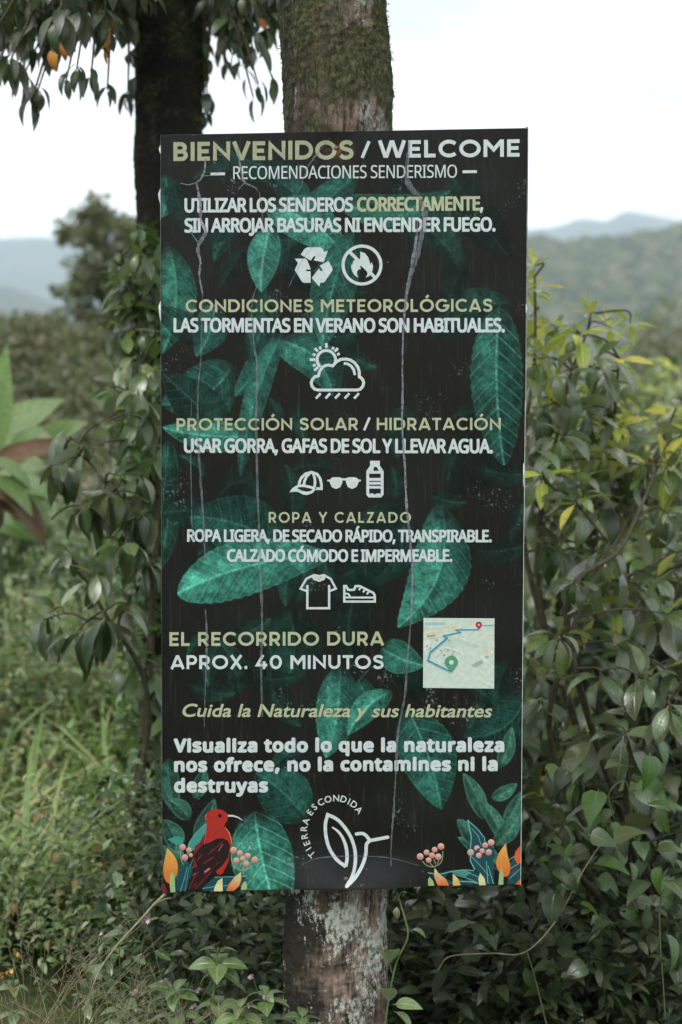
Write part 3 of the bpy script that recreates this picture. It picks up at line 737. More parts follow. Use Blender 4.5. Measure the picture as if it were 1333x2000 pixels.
def heading(body, x0, x1, b0, b1, cap, col, wt=0.2, space=.13, label=None):
    f = Flat(0.0007); adv = 0; L = []
    for ch in body:
        acc = ch in 'ÓÁ'; g = {'Ó': 'O', 'Á': 'A'}.get(ch, ch); w, st = GL[g]
        for q in st: L.append([(adv + x, y) for x, y in q])
        if acc: L.append([(adv + .44, 1.10), (adv + .62, 1.30)])
        adv += w + (space if ch != ' ' else space)
    W_ = adv - space; k = (x1 - x0) / W_
    for q in L:
        pts = []
        for x, y in q:
            yy = wt / 2 + (y - 0.1) * (1 - wt) / 0.8 if 0.02 < y < 0.98 else y
            pts.append((x0 + x * k, b0 + (b1 - b0) * x / W_ - yy * cap))
        d = [pts[0]]
        for p in pts[1:]:
            if math.hypot(p[0] - d[-1][0], p[1] - d[-1][1]) > 0.2: d.append(p)
        closed = math.hypot(d[0][0] - d[-1][0], d[0][1] - d[-1][1]) < 0.3
        if closed: d = d[:-1]
        f.stroke(d, wt * cap, col, closed)
    return f.build('lettering', label=label)
GB = 0.040; HB = 0.032
heading('BIENVENIDOS', 339, 691, 314.5, 311, 37, GOLDD, 0.215, label='pale gold heading word at the top left')
heading('/', 707, 722, 308, 308, 31, WHITE, 0.2)
heading('WELCOME', 740, 1016, 308.5, 306, 34, WHITE, 0.215, label='white heading word at the top right')
text('RECOMENDACIONES SENDERISMO', 456, 893, 350, 347, 25, WHITE, HUM, 0.004, 0.95)
text('UTILIZAR LOS SENDEROS', 361, 690, 415, 413, 27, WHITE, HUM, HB, 0.95, 0.92)
text('CORRECTAMENTE', 698, 938, 413, 411, 27, GOLD, HUM, HB, 0.95)
text(',', 938, 944, 411, 411, 27, WHITE, HUM, HB)
text('SIN ARROJAR BASURAS NI ENCENDER FUEGO.', 361, 968, 454, 452, 27, WHITE, HUM, HB, 0.95, 0.92)
heading('CONDICIONES METEOROLÓGICAS', 363, 962, 610, 609, 25, GOLD, 0.19)
text('LAS TORMENTAS EN VERANO SON HABITUALES.', 340, 986, 649, 649, 27, WHITE, HUM, HB, 0.95, 0.92)
heading('PROTECCIÓN SOLAR', 345, 700, 841, 840, 24, GOLD, 0.19)
heading('/', 711, 723, 840, 840, 24, WHITE, 0.19)
heading('HIDRATACIÓN', 736, 979, 840, 840, 24, GOLD, 0.19)
text('USAR GORRA, GAFAS DE SOL Y LLEVAR AGUA.', 360, 963, 884, 885, 27, WHITE, HUM, HB, 0.95, 0.92)
heading('ROPA Y CALZADO', 525, 803, 1021, 1021, 21, GOLD, 0.175, 0.22)
text('ROPA LIGERA, DE SECADO RÁPIDO, TRANSPIRABLE.', 366, 961, 1058, 1059, 23.5, WHITE, HUM, HB, 0.95, 0.92)
text('CALZADO CÓMODO E IMPERMEABLE.', 444, 884, 1097, 1097, 23.5, WHITE, HUM, HB, 0.95, 0.92)
heading('EL RECORRIDO DURA', 331, 750, 1262, 1260, 27, GOLD, 0.2)
heading('APROX. 40 MINUTOS', 334, 750, 1307, 1306, 27, WHITE, 0.2)
text('Cuida la Naturaleza y sus habitantes', 357, 962, 1400, 1401, 25, GOLD, None, 0.022, 1.0, 1.0, 0.22)
text('Visualiza todo lo que la naturaleza', 340, 985, 1469, 1468, 25.5, WHITE, HUM, 0.056, 1.1, 1.0)
text('nos ofrece, no la contamines ni la', 341, 972, 1507, 1505, 25.5, WHITE, HUM, 0.056, 1.1, 1.0)
text('destruyas', 341, 524, 1547, 1547, 25.5, WHITE, HUM, 0.056, 1.1, 1.0)
# lettering set round an arc above the bird emblem
AX, AY, AR = 655.5, 1622.5, 57.5
stext = 'TIERRA ESCONDIDA'
angs = [(262, 858), (220, 790), (197, 713), (167, 622), (160, 520), (185, 428), None, (240, 312), (295, 240), (380, 180), (473, 142), (580, 128), (678, 142), (748, 172), (812, 210), (877, 282)]
VVt = []; FFt = []; ko = 0
for ch, q in zip(stext, angs):
    if q is None: continue
    gx, gy = 570 + q[0] / 6.665, 1540 + q[1] / 6.665
    Vt, Ft = glyphs(ch, None, 0.012)
    caph = glyphs('H', None, 0.012)[0][:, 1].max() if 'Hc' not in CAPH else CAPH['Hc']; CAPH['Hc'] = caph
    Vt = Vt.copy(); Vt[:, 0] -= (Vt[:, 0].min() + Vt[:, 0].max()) / 2; Vt[:, 1] -= caph / 2
    Vt *= 12.5 / caph
    a = math.atan2(-(gy - AY), gx - AX) - PI / 2
    x = Vt[:, 0] * math.cos(a) - Vt[:, 1] * math.sin(a); y = Vt[:, 0] * math.sin(a) + Vt[:, 1] * math.cos(a)
    P3 = SP(gx + x, gy - y, 0); P3[:, 1] -= 0.0007
    VVt.append(P3); FFt.append(Ft + ko); ko += len(Vt)
P3 = np.concatenate(VVt); F = np.concatenate(FFt)
a, b, c = P3[F[:, 0]], P3[F[:, 1]], P3[F[:, 2]]; ny = np.cross(b - a, c - a)[:, 1]; F[ny > 0] = F[ny > 0][:, ::-1]
link('lettering', mesh_np('lettering', P3, F, INK, col=np.tile(np.array(WHITE), (len(P3), 1)), smooth=False), sroot)
for pts in (((412, 340), (440, 339.5)), ((904, 335.5), (932, 335))):
    f = Flat(); f.stroke(pts, 5.5, WHITE); f.build('dash')
# recycling arrows
z1 = lambda L: [(560 + x / 6.665, 465 + y / 6.66) for x, y in L]
rec = [[(185, 215), (235, 140), (275, 120), (440, 120), (465, 135), (492, 180), (540, 160), (485, 312), (355, 290), (378, 245), (368, 232), (352, 240), (315, 293)],
       [(108, 268), (250, 265), (272, 290), (315, 405), (290, 412), (262, 404), (250, 420), (275, 432), (315, 432), (315, 580), (225, 582), (200, 565), (108, 415), (150, 322)],
       [(545, 297), (595, 385), (600, 415), (500, 565), (475, 580), (438, 580), (428, 632), (328, 518), (425, 392), (440, 425), (468, 430), (472, 415), (432, 358)]]
for L in rec: f = Flat(); f.poly(z1(L), WHITE); f.build('recycling_arrow')
f = Flat(); f.stroke(arc(707.5, 517.5, 37, 0, 360, 40)[:-1], 6, WHITE, True); f.stroke(z1([(820, 175), (1170, 530)]), 6.2, WHITE)
f.poly(z1([(958, 175), (1020, 195), (1065, 250), (1085, 320), (1090, 345), (1110, 312), (1128, 370), (1120, 420), (1105, 460), (1080, 490), (1030, 517), (1055, 470), (1050, 430), (1020, 385), (985, 362), (955, 360), (968, 395), (960, 410), (945, 400), (920, 430), (918, 470), (935, 517), (885, 480), (855, 430), (843, 380), (845, 330), (855, 350), (870, 300), (905, 262), (940, 300), (960, 260), (962, 215)]), WHITE)
f.build('no_fire_symbol')
# sun, cloud and rain
z2 = lambda L: [(590 + x / 9.52, 660 + y / 9.52) for x, y in L]
f = Flat(); f.stroke(z2([(455 + 172 * math.cos(R(a)), 405 - 172 * math.sin(R(a))) for a in range(-15, 231, 7)]), 5.6, WHITE)
for a, r0, r1, w in ((90, 218, 310, 5.3), (60, 218, 275, 5), (45, 218, 305, 5.3), (25, 220, 275, 5), (117, 218, 275, 5), (135, 218, 305, 5.3), (157, 218, 275, 5), (180, 205, 310, 5.3), (205, 218, 275, 5), (222, 205, 300, 5.3)):
    f.stroke(z2([(455 + r0 * math.cos(R(a)), 405 - r0 * math.sin(R(a))), (455 + r1 * math.cos(R(a)), 405 - r1 * math.sin(R(a)))]), w, WHITE)
cl = [(310, 725), (312, 700), (330, 620), (380, 550), (440, 512), (500, 505), (575, 520)]
cl += [(575, 520), (640, 445), (720, 400), (810, 390), (900, 408), (980, 460), (1040, 540), (1068, 620), (1070, 725)]
cl += [(1100, 740), (1135, 780), (1150, 835), (1135, 900), (1085, 955), (1020, 968)] + [(300, 968), (235, 950), (190, 900), (175, 835), (195, 775), (245, 718), (310, 712)]
dd = [cl[0]]
for p in cl[1:]:
    if math.hypot(p[0] - dd[-1][0], p[1] - dd[-1][1]) > 8: dd.append(p)
f.stroke(z2(dd), 5.6, WHITE)
f.stroke(z2([(780, 472), (850, 480), (915, 520), (965, 590), (988, 690)]), 5.2, WHITE)
for k in range(5): f.stroke(z2([(262 + 178 * k, 1125), (350 + 178 * k, 1030)]), 4.6, WHITE)
f.build('weather_symbol')
z3 = lambda L: [(560 + x / 6.665, 890 + y / 6.66) for x, y in L]
f = Flat(); f.stroke(z3([(160, 395), (170, 340), (195, 285), (250, 235), (325, 215), (400, 240), (440, 300), (455, 370), (455, 430), (385, 428)]), 5.2, WHITE)
f.poly(z3([(290, 235), (310, 200), (345, 200), (365, 235)]), WHITE)
f.stroke(z3([(225, 390), (235, 330), (262, 270), (310, 225)]), 5.0, WHITE); f.stroke(z3([(345, 225), (368, 290), (372, 350), (365, 410)]), 5.0, WHITE)
f.stroke(z3([(150, 392), (230, 390), (310, 408), (370, 425)]), 5.2, WHITE)
f.poly(z3([(38, 478), (70, 430), (120, 392), (170, 378), (160, 405), (140, 425), (200, 455), (260, 468), (310, 460), (355, 428), (385, 435), (340, 485), (265, 512), (215, 505), (150, 470), (100, 468)]), WHITE); f.build('cap_symbol')
f = Flat(); f.poly(z3([(530, 315), (572, 308), (590, 285), (620, 280), (690, 280), (715, 290), (728, 310), (728, 350), (700, 410), (645, 433), (590, 410), (565, 350), (560, 336), (532, 332)]), WHITE)
f.poly(z3([(970, 315), (935, 308), (915, 287), (880, 280), (810, 280), (785, 290), (772, 310), (775, 350), (800, 410), (858, 433), (912, 405), (938, 350), (942, 336), (968, 332)]), WHITE)
f.stroke(z3([(715, 308), (785, 308)]), 4.2, WHITE); f.build('sunglasses_symbol')
f = Flat()
f.poly(z3([(1088, 66), (1215, 66), (1215, 145), (1088, 145)]), WHITE)
f.stroke(z3([(1105, 140), (1058, 205), (1058, 500), (1080, 525), (1222, 525), (1245, 500), (1245, 205), (1200, 140)]), 5.6, WHITE)
for y, w in ((215, 5.6), (308, 5.6), (358, 5.2), (410, 5.2)): f.stroke(z3([(1050, y), (1252, y)]), w, WHITE)
f.poly(z3([(1100, 140), (1140, 140), (1130, 200), (1070, 205)]), WHITE); f.poly(z3([(1170, 140), (1205, 140), (1235, 205), (1205, 200)]), WHITE)
f.poly(z3([(1070, 530), (1085, 495), (1120, 488), (1150, 505), (1185, 488), (1220, 495), (1232, 530), (1150, 545)]), WHITE); f.build('bottle_symbol')
z4 = lambda L: [(570 + x / 7.405, 1110 + y / 7.4) for x, y in L]
f = Flat(); f.stroke(z4([(228, 240), (228, 575), (543, 575), (543, 240)]), 4.4, WHITE)
f.stroke(z4([(228, 330), (130, 292), (215, 150), (325, 95), (400, 112), (465, 95), (565, 150), (640, 292), (543, 330)]), 4.2, WHITE)
f.stroke(z4([(298, 105), (330, 155), (400, 178), (460, 155), (490, 105)]), 4.2, WHITE); f.stroke(z4([(320, 105), (365, 140), (435, 140), (475, 105)]), 3, WHITE); f.build('shirt_symbol')
f = Flat(); f.stroke(z4([(762, 478), (762, 255), (790, 255), (815, 305), (850, 312), (905, 305), (925, 255), (985, 255), (1180, 352), (1203, 390), (1203, 478)]), 4.4, WHITE, True)
f.stroke(z4([(762, 420), (1203, 420)]), 3.8, WHITE)
for x, y in ((985, 290), (1045, 322), (1100, 352)): f.stroke(z4([(x + 20, y - 22), (x - 12, y + 22)]), 3.6, WHITE)
f.stroke(z4([(775, 362), (820, 368), (855, 418)]), 3.6, WHITE); f.build('shoe_symbol')
# the map panel
z5 = lambda L: [(815 + x / 8.33, 1195 + y / 8.33) for x, y in L]
f = Flat(); L_ = lambda a: tuple(x * 0.78 for x in lin(a))
f.poly(z5([(105, 98), (1262, 108), (1255, 1250), (98, 1235)]), L_((196, 212, 198)))
f.poly(z5([(130, 170), (470, 178), (440, 205), (135, 215)]), L_((140, 192, 200)))
f.poly(z5([(990, 460), (1080, 455), (1210, 545), (1180, 575), (1110, 540)]), L_((140, 192, 200)))
f.poly(z5([(440, 565), (560, 480), (780, 500), (850, 570), (720, 640)]), L_((182, 204, 184))); f.poly(z5([(760, 640), (870, 590), (1010, 700), (900, 790)]), L_((180, 202, 190)))
f.poly(z5([(110, 440), (250, 450), (200, 600), (108, 650)]), L_((208, 218, 214))); f.poly(z5([(500, 400), (1000, 380), (1240, 600), (1010, 690)]), L_((190, 208, 190)))
for L, w, c in (([(105, 350), (620, 290)], 3.2, (214, 208, 170)), ([(105, 450), (420, 395), (700, 345)], 2.6, (214, 208, 170)), ([(560, 180), (740, 350), (1240, 690)], 4.5, (222, 200, 160)), ([(740, 320), (1255, 380)], 2.6, (222, 210, 170)),
                ([(105, 270), (560, 240), (900, 170)], 2, (214, 216, 190)), ([(700, 900), (870, 820), (1050, 720), (1240, 640)], 4, (214, 222, 222)), ([(440, 570), (720, 640), (860, 560), (1250, 900)], 3.2, (214, 222, 222)), ([(620, 980), (900, 1060), (1250, 1200)], 4.2, (212, 222, 214)),
                ([(720, 650), (900, 830)], 2.6, (216, 222, 222)), ([(300, 740), (480, 560)], 2, (216, 222, 222)), ([(400, 800), (640, 900)], 2.4, (216, 222, 222))):
    f.stroke(z5(L), w, L_(c))
for x, y in ((160, 555), (320, 455), (385, 630), (500, 615), (595, 645), (570, 690), (435, 700), (215, 585), (525, 460)): f.poly(z5([(x - 22, y + 8), (x - 4, y - 14), (x + 24, y - 8), (x + 6, y + 14)]), L_((160, 165, 150)))
f.poly(z5([(160, 380), (290, 362), (290, 380), (160, 402)]), L_((160, 170, 130)))
f.poly(z5([(880, 865), (1040, 780), (1085, 825), (945, 912)]), L_((158, 172, 158))); f.poly(z5([(1100, 735), (1140, 705), (1175, 720), (1125, 765)]), L_((158, 172, 158)))
f.stroke(z5([(1060, 225), (1250, 215)]), 1.6, L_((130, 165, 175)))
f.stroke(z5([(1005, 292), (630, 292), (700, 335), (430, 388), (490, 425), (212, 660), (175, 790), (550, 975)]), 3.6, L_((120, 195, 210)))
f.stroke(z5([(1005, 292), (635, 292), (705, 333), (430, 388), (488, 425), (212, 658), (175, 790), (550, 970)]), 1.9, L_((40, 115, 150)))
def pin(f, x, y, r, h, c, cc):
    pts = [(x + r * math.cos(R(a)), y - r * math.sin(R(a))) for a in range(-25, 206, 15)] + [(x, y + h)]
    f.poly(z5(pts), c); q = z5([(x, y)])[0]; f.dot(q[0], q[1], r * 0.36 / 8.33, cc)
pin(f, 557, 820, 108, 165, L_((84, 150, 116)), L_((200, 218, 200))); pin(f, 1005, 212, 52, 80, L_((178, 38, 56)), L_((220, 180, 165))); f.build('route_map')
# bird emblem
z6 = lambda L: [(570 + x / 6.665, 1540 + y / 6.665) for x, y in L]
def sm(L, n=5):
    return [(p.x, p.y) for p in curve([(x, y, 0) for x, y in L], n)]
f = Flat(); f.stroke(z6(sm([(718, 1258), (790, 1140), (825, 1000), (830, 850), (800, 710), (740, 580), (640, 450), (560, 385), (470, 345)]) + sm([(470, 345), (440, 470), (450, 640), (500, 800), (590, 930), (705, 1020)])[1:]), 6.6, WHITE)
f.stroke(z6(sm([(705, 1020), (722, 900), (705, 750), (650, 620), (590, 550), (533, 510)])), [6.6] * 12 + taper(14, 6, 3.2), WHITE)
f.stroke(z6(sm([(718, 1258), (830, 1150), (920, 1000), (965, 860), (975, 730), (1020, 680)]) + [(1250, 635)]), 6.6, WHITE)
f.stroke(z6(sm([(845, 595), (920, 588), (970, 615), (1020, 680)])), 6.4, WHITE); q = z6([(845, 595), (1250, 635), (718, 1258), (533, 512)])
for i, (x, y) in enumerate(q): f.dot(x, y, 3.3 if i < 3 else 1.6, WHITE)
f.build('bird_emblem')
# painted red bird and its plants
z7 = lambda L: [(310 + x / 6.348, 1560 + y / 6.348) for x, y in L]
RED = L_((165, 44, 32)); CRIM = L_((120, 30, 36)); BLK = L_((34, 20, 20)); PINK = L_((178, 100, 110)); TQ = L_((60, 140, 125)); TQL = L_((120, 175, 165)); TQD = L_((22, 72, 80))
YEL = L_((214, 170, 80)); ORA = L_((206, 96, 40)); CRM = L_((206, 205, 150)); GRN = L_((150, 178, 120))
f = Flat()
f.poly(z7([(600, 300), (560, 340), (450, 430), (370, 560), (350, 700), (480, 600), (580, 440)]), TQ)
f.poly(z7([(115, 500), (220, 460), (320, 480), (300, 560), (230, 570)]), TQ)
f.poly(z7([(210, 1140), (250, 900), (350, 760), (430, 840), (400, 1000), (340, 1140)]), TQD)
f.poly(z7([(540, 1110), (600, 1050), (700, 970), (830, 955), (1100, 955), (1020, 1060), (900, 1140), (560, 1140)]), TQD)
f.stroke(z7([(545, 1110), (700, 1085), (900, 1070)]), 1.0, TQL); f.stroke(z7([(700, 968), (1095, 958)]), 1.3, TQL); f.stroke(z7([(590, 310), (480, 400), (385, 540), (360, 640)]), 1.2, TQL)
f.stroke(z7([(270, 1150), (330, 960), (360, 840)]), 1.2, L_((110, 160, 130))); f.stroke(z7([(330, 1140), (370, 900), (430, 740)]), 1.4, TQ)
f.build('painted_leaf_print')
f = Flat()
f.poly(z7([(580, 215), (600, 175), (650, 135), (720, 122), (790, 135), (845, 170), (865, 200), (860, 260), (830, 300), (820, 345), (870, 400), (905, 470), (915, 560), (890, 640), (870, 780), (800, 920), (740, 940), (560, 700), (580, 500), (610, 300), (585, 260)]), RED)
f.poly(z7([(575, 430), (500, 530), (450, 590), (440, 700), (425, 860), (600, 800), (580, 600)]), CRIM)
f.poly(z7([(560, 560), (640, 540), (720, 490), (800, 485), (860, 515), (890, 570), (870, 720), (790, 830), (640, 960), (560, 1080), (520, 1125), (360, 1145), (370, 1030), (420, 900), (470, 830), (440, 700), (480, 640)]), BLK)
for L, c, w in (([(480, 850), (600, 790), (720, 680), (800, 560)], PINK, 1.4), ([(430, 945), (520, 880), (640, 780)], PINK, 2.2), ([(420, 1100), (520, 980), (640, 860), (760, 780)], CRIM, 1.6), ([(460, 1110), (560, 1000), (660, 900)], CRIM, 1.8), ([(380, 1120), (450, 960), (540, 860)], CRIM, 1.8),
                ([(600, 700), (700, 620), (800, 520)], CRIM, 1.4), ([(560, 800), (680, 720)], CRIM, 2.6), ([(760, 940), (830, 840), (870, 730)], RED, 3.0), ([(570, 910), (640, 860)], PINK, 4.5), ([(480, 760), (540, 690)], CRIM, 2.6), ([(640, 650), (760, 570)], L_((90, 30, 26)), 2), ([(560, 940), (700, 830)], L_((90, 30, 30)), 1.6), ([(830, 350), (880, 420), (905, 500), (908, 560)], L_((215, 130, 90)), 1.6),
                ([(600, 300), (590, 420), (570, 560)], PINK, 1.2), ([(600, 185), (580, 220), (595, 262)], PINK, 2.0)):
    f.stroke(z7(L), w, c)
f.stroke(z7([(862, 205), (930, 208), (985, 225), (1042, 262)]), [3.6, 3.2, 2.4, 1.0], L_((205, 210, 205)))
x, y = z7([(762, 205)])[0]; f.dot(x, y, 3.6, L_((60, 16, 14))); f.dot(x + 0.4, y, 2.2, L_((14, 10, 10)))
f.build('painted_bird')
def berries(z, pts, stem, k):
    f = Flat()
    for L in stem: f.stroke(z(L), 1.3, L_((150, 170, 130)))
    for x, y, r in pts:
        q = z([(x, y)])[0]; f.dot(q[0], q[1], r / k, L_((216, 196, 172)), 14, L_((186, 84, 92)))
    f.build('berry_print')
berries(z7, [(933, 632, 42), (1010, 672, 37), (1107, 703, 37), (1195, 755, 41), (965, 762, 38), (1045, 740, 33), (1087, 803, 38)], [sm([(905, 700), (915, 790), (970, 860), (1040, 885), (1110, 865), (1165, 820)], 4), [(965, 800), (985, 860)], [(1025, 790), (1005, 860)], [(1070, 835), (1040, 880)]], 6.348)
berries(z7, [(300, 597, 40), (378, 632, 34), (328, 725, 40), (402, 697, 26)], [sm([(272, 640), (285, 760), (330, 825), (400, 840)], 4), [(335, 765), (360, 830)]], 6.348)
def flame(f, z, L, c0, c1):
    n = len(L); k = len(f.V); f.poly(z(L), c0)
    ys = [v[1] for v in f.V[k:]]
    for i in range(k, len(f.V)):
        t = (f.V[i][1] - min(ys)) / (max(ys) - min(ys)); f.C[i] = tuple(a * (1 - t) + b * t for a, b in zip(c0, c1))
z8 = lambda L: [(800 + x / 5.796, 1560 + y / 5.796) for x, y in L]
F_ = []
def fl(z, L, a, b):
    f = Flat(0.0012 + 0.0001 * len(F_)); flame(f, z, L, a, b); F_.append(f); f.build('painted_flame_leaf')
flame0 = flame
fl(z7, sm([(112, 605), (75, 760), (62, 860), (70, 960), (110, 1035), (170, 1030), (235, 920), (240, 820), (215, 730), (165, 660)], 3), YEL, ORA)
fl(z7, [(145, 930), (170, 905), (205, 960), (212, 1152), (150, 1155), (140, 1040)], GRN, GRN)
fl(z7, [(55, 1040), (90, 1060), (112, 1155), (55, 1158)], CRIM, CRIM)
fl(z7, [(795, 975), (740, 1010), (700, 1080), (685, 1142), (798, 1142)], CRM, CRM)
fl(z7, [(1022, 905), (940, 970), (870, 1060), (845, 1138), (930, 1138), (1000, 1080), (1028, 1000)], CRM, ORA)
fl(z7, [(1075, 1010), (1040, 1050), (1020, 1125), (1100, 1122), (1100, 1060)], GRN, GRN)
f = Flat()
f.poly(z8([(660, 235), (740, 310), (820, 390), (865, 480), (960, 560), (950, 700), (960, 960), (900, 965), (780, 840), (700, 720), (685, 600), (700, 420)]), TQD)
f.poly(z8([(208, 838), (330, 840), (470, 805), (600, 795), (730, 810), (860, 900), (900, 968), (420, 970), (300, 900)]), TQD)
f.poly(z8([(1110, 960), (1110, 800), (1180, 640), (1252, 640), (1256, 960)]), TQD); f.poly(z8([(470, 830), (600, 800), (700, 830), (640, 880)]), TQ)
for L, w in (([(660, 235), (700, 420), (690, 560), (690, 700), (740, 800)], 1.8), ([(660, 240), (780, 350), (850, 440), (858, 500)], 1.5), ([(700, 330), (780, 420), (810, 520)], 1.0), ([(690, 640), (790, 740), (900, 870)], 1.1), ([(208, 838), (360, 850), (470, 820), (620, 800), (730, 810)], 1.6),
             ([(600, 800), (700, 850), (800, 890)], 1.2), ([(500, 850), (640, 890), (760, 940)], 1.2), ([(560, 930), (700, 935), (800, 960)], 1.8), ([(1120, 690), (1200, 640)], 1.2), ([(1120, 800), (1250, 720)], 1.2), ([(1130, 900), (1250, 790)], 1.0), ([(890, 960), (870, 700)], 1.3), ([(950, 960), (890, 750)], 1.2)):
    f.stroke(z8(L), w, TQL)
f.build('painted_leaf_print')
f = Flat()
fl(z8, sm([(1090, 500), (1030, 580), (985, 680), (985, 760), (1020, 830), (1085, 880), (1130, 840), (1140, 750), (1115, 650), (1100, 570)], 3), YEL, ORA)
fl(z8, [(1252, 525), (1200, 590), (1182, 660), (1220, 735), (1256, 720)], ORA, ORA)
f = Flat(); f.stroke(z8([(1220, 735), (1170, 850), (1120, 965)]), 2.6, CRIM); f.build('painted_stem')
fl(z8, [(1040, 765), (1065, 850), (1062, 968), (1005, 968), (1015, 850)], GRN, GRN); fl(z8, [(800, 832), (850, 900), (865, 972), (790, 975), (778, 900)], CRM, CRM)
fl(z8, [(285, 780), (340, 850), (410, 900), (450, 978), (320, 978), (280, 880)], CRM, ORA); fl(z8, [(490, 840), (550, 900), (580, 975), (490, 978)], CRM, YEL)
fl(z8, [(230, 880), (270, 930), (282, 980), (212, 980), (210, 910)], GRN, GRN); fl(z8, [(1252, 900), (1256, 965), (1195, 965)], ORA, ORA)
berries(z8, [(122, 655, 38), (195, 608, 33), (286, 575, 33), (357, 538, 38), (256, 640, 33), (218, 695, 32), (327, 655, 38)], [sm([(145, 705), (190, 750), (260, 770), (330, 745), (370, 690), (380, 590)], 4), [(275, 680), (300, 745)], [(235, 730), (270, 765)], [(328, 695), (320, 740)]], 5.796)
berries(z8, [(693, 605, 38), (765, 558, 33), (857, 525, 33), (925, 493, 38), (823, 588, 30), (785, 640, 32), (898, 603, 36)], [sm([(720, 650), (770, 700), (850, 715), (910, 690), (945, 620), (950, 540)], 4), [(845, 630), (870, 700)], [(795, 675), (840, 710)]], 5.796)

# creases and splits in the vinyl: raised, scuffed ridges over the print
CREASE = vinyl('scuffed white crease', 0.6, 0.3, (0.21, 0.215, 0.235), alpha=0.75)
CREASE2 = vinyl('faint crease', 0.6, 0.3, (0.19, 0.20, 0.21), alpha=0.5)
def crease(pts, w, mat, jit=1.0):
    q = [(p.x, p.y) for p in curve([(x, y, 0) for x, y in pts], 7)]
    n = len(q)
    L = [(x + random.gauss(0, 0.3) * jit, y) for x, y in q]
    ww = np.interp(np.linspace(0, 1, n), np.linspace(0, 1, len(w)), w) if isinstance(w, (list, tuple)) else np.full(n, w)
    f = Flat(0.0028); f.stroke(L, [float(a) * 0.85 * random.uniform(0.7, 1.3) for a in ww], (1, 1, 1))
    v = f.build('crease', mat=mat); return v
crease([(402, 310), (400, 335), (392, 350), (384, 357)], [3, 6, 5, 4], CREASE); crease([(384, 357), (388, 375), (392, 400), (393, 430), (402, 448), (399, 462), (389, 478), (388, 495), (392, 510), (390, 540), (394, 560), (397, 578)], [4, 7, 5, 8, 9, 5, 3.5, 3.5], CREASE)
crease([(353, 358), (368, 361), (384, 357)], [1.5, 3], CREASE); crease([(398, 344), (418, 342), (432, 334)], [2, 1.2], CREASE); crease([(374, 455), (382, 466), (389, 478)], [1.5, 2.5], CREASE)
crease([(396, 578), (393, 700), (388, 760), (387, 850), (394, 960), (402, 1090)], [2, 3, 3, 5, 5, 4], CREASE2)
crease([(375, 780), (373, 900), (377, 1060)], [1.5, 2.5, 1.5], CREASE2); crease([(402, 1190), (405, 1260), (402, 1330), (400, 1420)], [3, 5, 3, 2], CREASE2)
crease([(464, 288), (470, 325), (475, 348), (480, 358), (498, 366)], [3, 4, 5, 3], CREASE); crease([(478, 358), (464, 372)], [2, 1], CREASE); crease([(498, 366), (508, 380), (513, 420), (515, 470), (512, 520), (502, 560)], [2.5, 1.5, 2.5, 3], CREASE2)
crease([(502, 560), (492, 600), (498, 680), (503, 720), (501, 820), (503, 930), (508, 1080), (512, 1200), (511, 1320), (513, 1400)], [2, 3, 5, 6, 5, 5, 6, 5, 3], CREASE2)
crease([(644, 270), (620, 300), (600, 330), (588, 365)], [1.5, 4, 3, 2], CREASE2); crease([(588, 365), (570, 395), (540, 418)], [1.5, 2], CREASE2); crease([(620, 470), (590, 510), (565, 560)], [1, 2], CREASE2)
crease([(800, 275), (797, 310), (794, 345), (806, 372), (818, 380)], [3, 9, 12, 9], CREASE2)
crease([(818, 380), (830, 420), (826, 450), (815, 500), (800, 550), (793, 590)], [4, 12, 14, 10, 7, 6], CREASE2); crease([(816, 430), (813, 470), (804, 520), (796, 560), (791, 600)], [3, 6, 6, 6, 5], CREASE)
crease([(791, 600), (787, 680), (787, 760), (786, 830), (791, 910), (795, 990), (802, 1060), (806, 1120), (804, 1200)], [5, 3.5, 5, 4, 5.5, 5, 4, 4], CREASE); crease([(804, 1200), (797, 1280), (791, 1360), (783, 1400), (777, 1440), (774, 1500), (772, 1540)], [3, 5, 4, 5, 3], CREASE2)
crease([(772, 1540), (769, 1590), (765, 1640), (764, 1690)], [2, 6, 3, 2], CREASE2); crease([(538, 1030), (545, 1100)], [1.5, 2], CREASE2)
crease([(700, 1330), (728, 1300)], [1, 1.5], CREASE2); crease([(590, 1688), (620, 1676), (660, 1673), (700, 1672), (760, 1675), (820, 1690)], [1, 2, 2, 2, 1], CREASE2)
for x, y in ((325, 520), (328, 495), (322, 540), (486, 770), (860, 770), (905, 1600), (342, 1597), (716, 1697), (826, 1702), (652, 1148), (758, 512), (806, 490), (330, 1660), (655, 1200), (880, 650)):
    f = Flat(0.0008); f.dot(x, y, random.uniform(0.8, 1.8), (1, 1, 1), 7); f.build('scuff', mat=CREASE)
# white underside curling out at the left edge, worn right edge, torn corner
def peel(pts_in, pts_out, name='torn_edge', mat=PEEL):
    V = []; n = len(pts_in)
    for (a, b), (c, d) in zip(pts_in, pts_out):
        V.append(SP(a, b, 0.002)); V.append(SP((a + c) / 2, (b + d) / 2, 0.004)); V.append(SP(c, d, -0.004))
    F = []
    for i in range(n - 1):
        for k in (0, 1): F.append((3 * i + k, 3 * i + k + 1, 3 * i + k + 4, 3 * i + k + 3))
    link(name, mesh_np(name, np.array(V), np.array(F), mat), sroot)
peel([(315, 284), (315, 292), (315, 300)], [(312, 285), (310, 291), (313, 300)]); peel([(315, 368), (315, 378), (315, 390), (315, 400), (315, 430)], [(313, 370), (309, 378), (310, 388), (313, 398), (313.5, 430)])
peel([(315.5, 588), (315.5, 600), (315.5, 615), (315.5, 628)], [(313, 590), (310, 598), (311, 612), (314, 628)]); peel([(1027, 594), (1027, 602), (1027, 612)], [(1029, 595), (1031, 603), (1028, 612)])
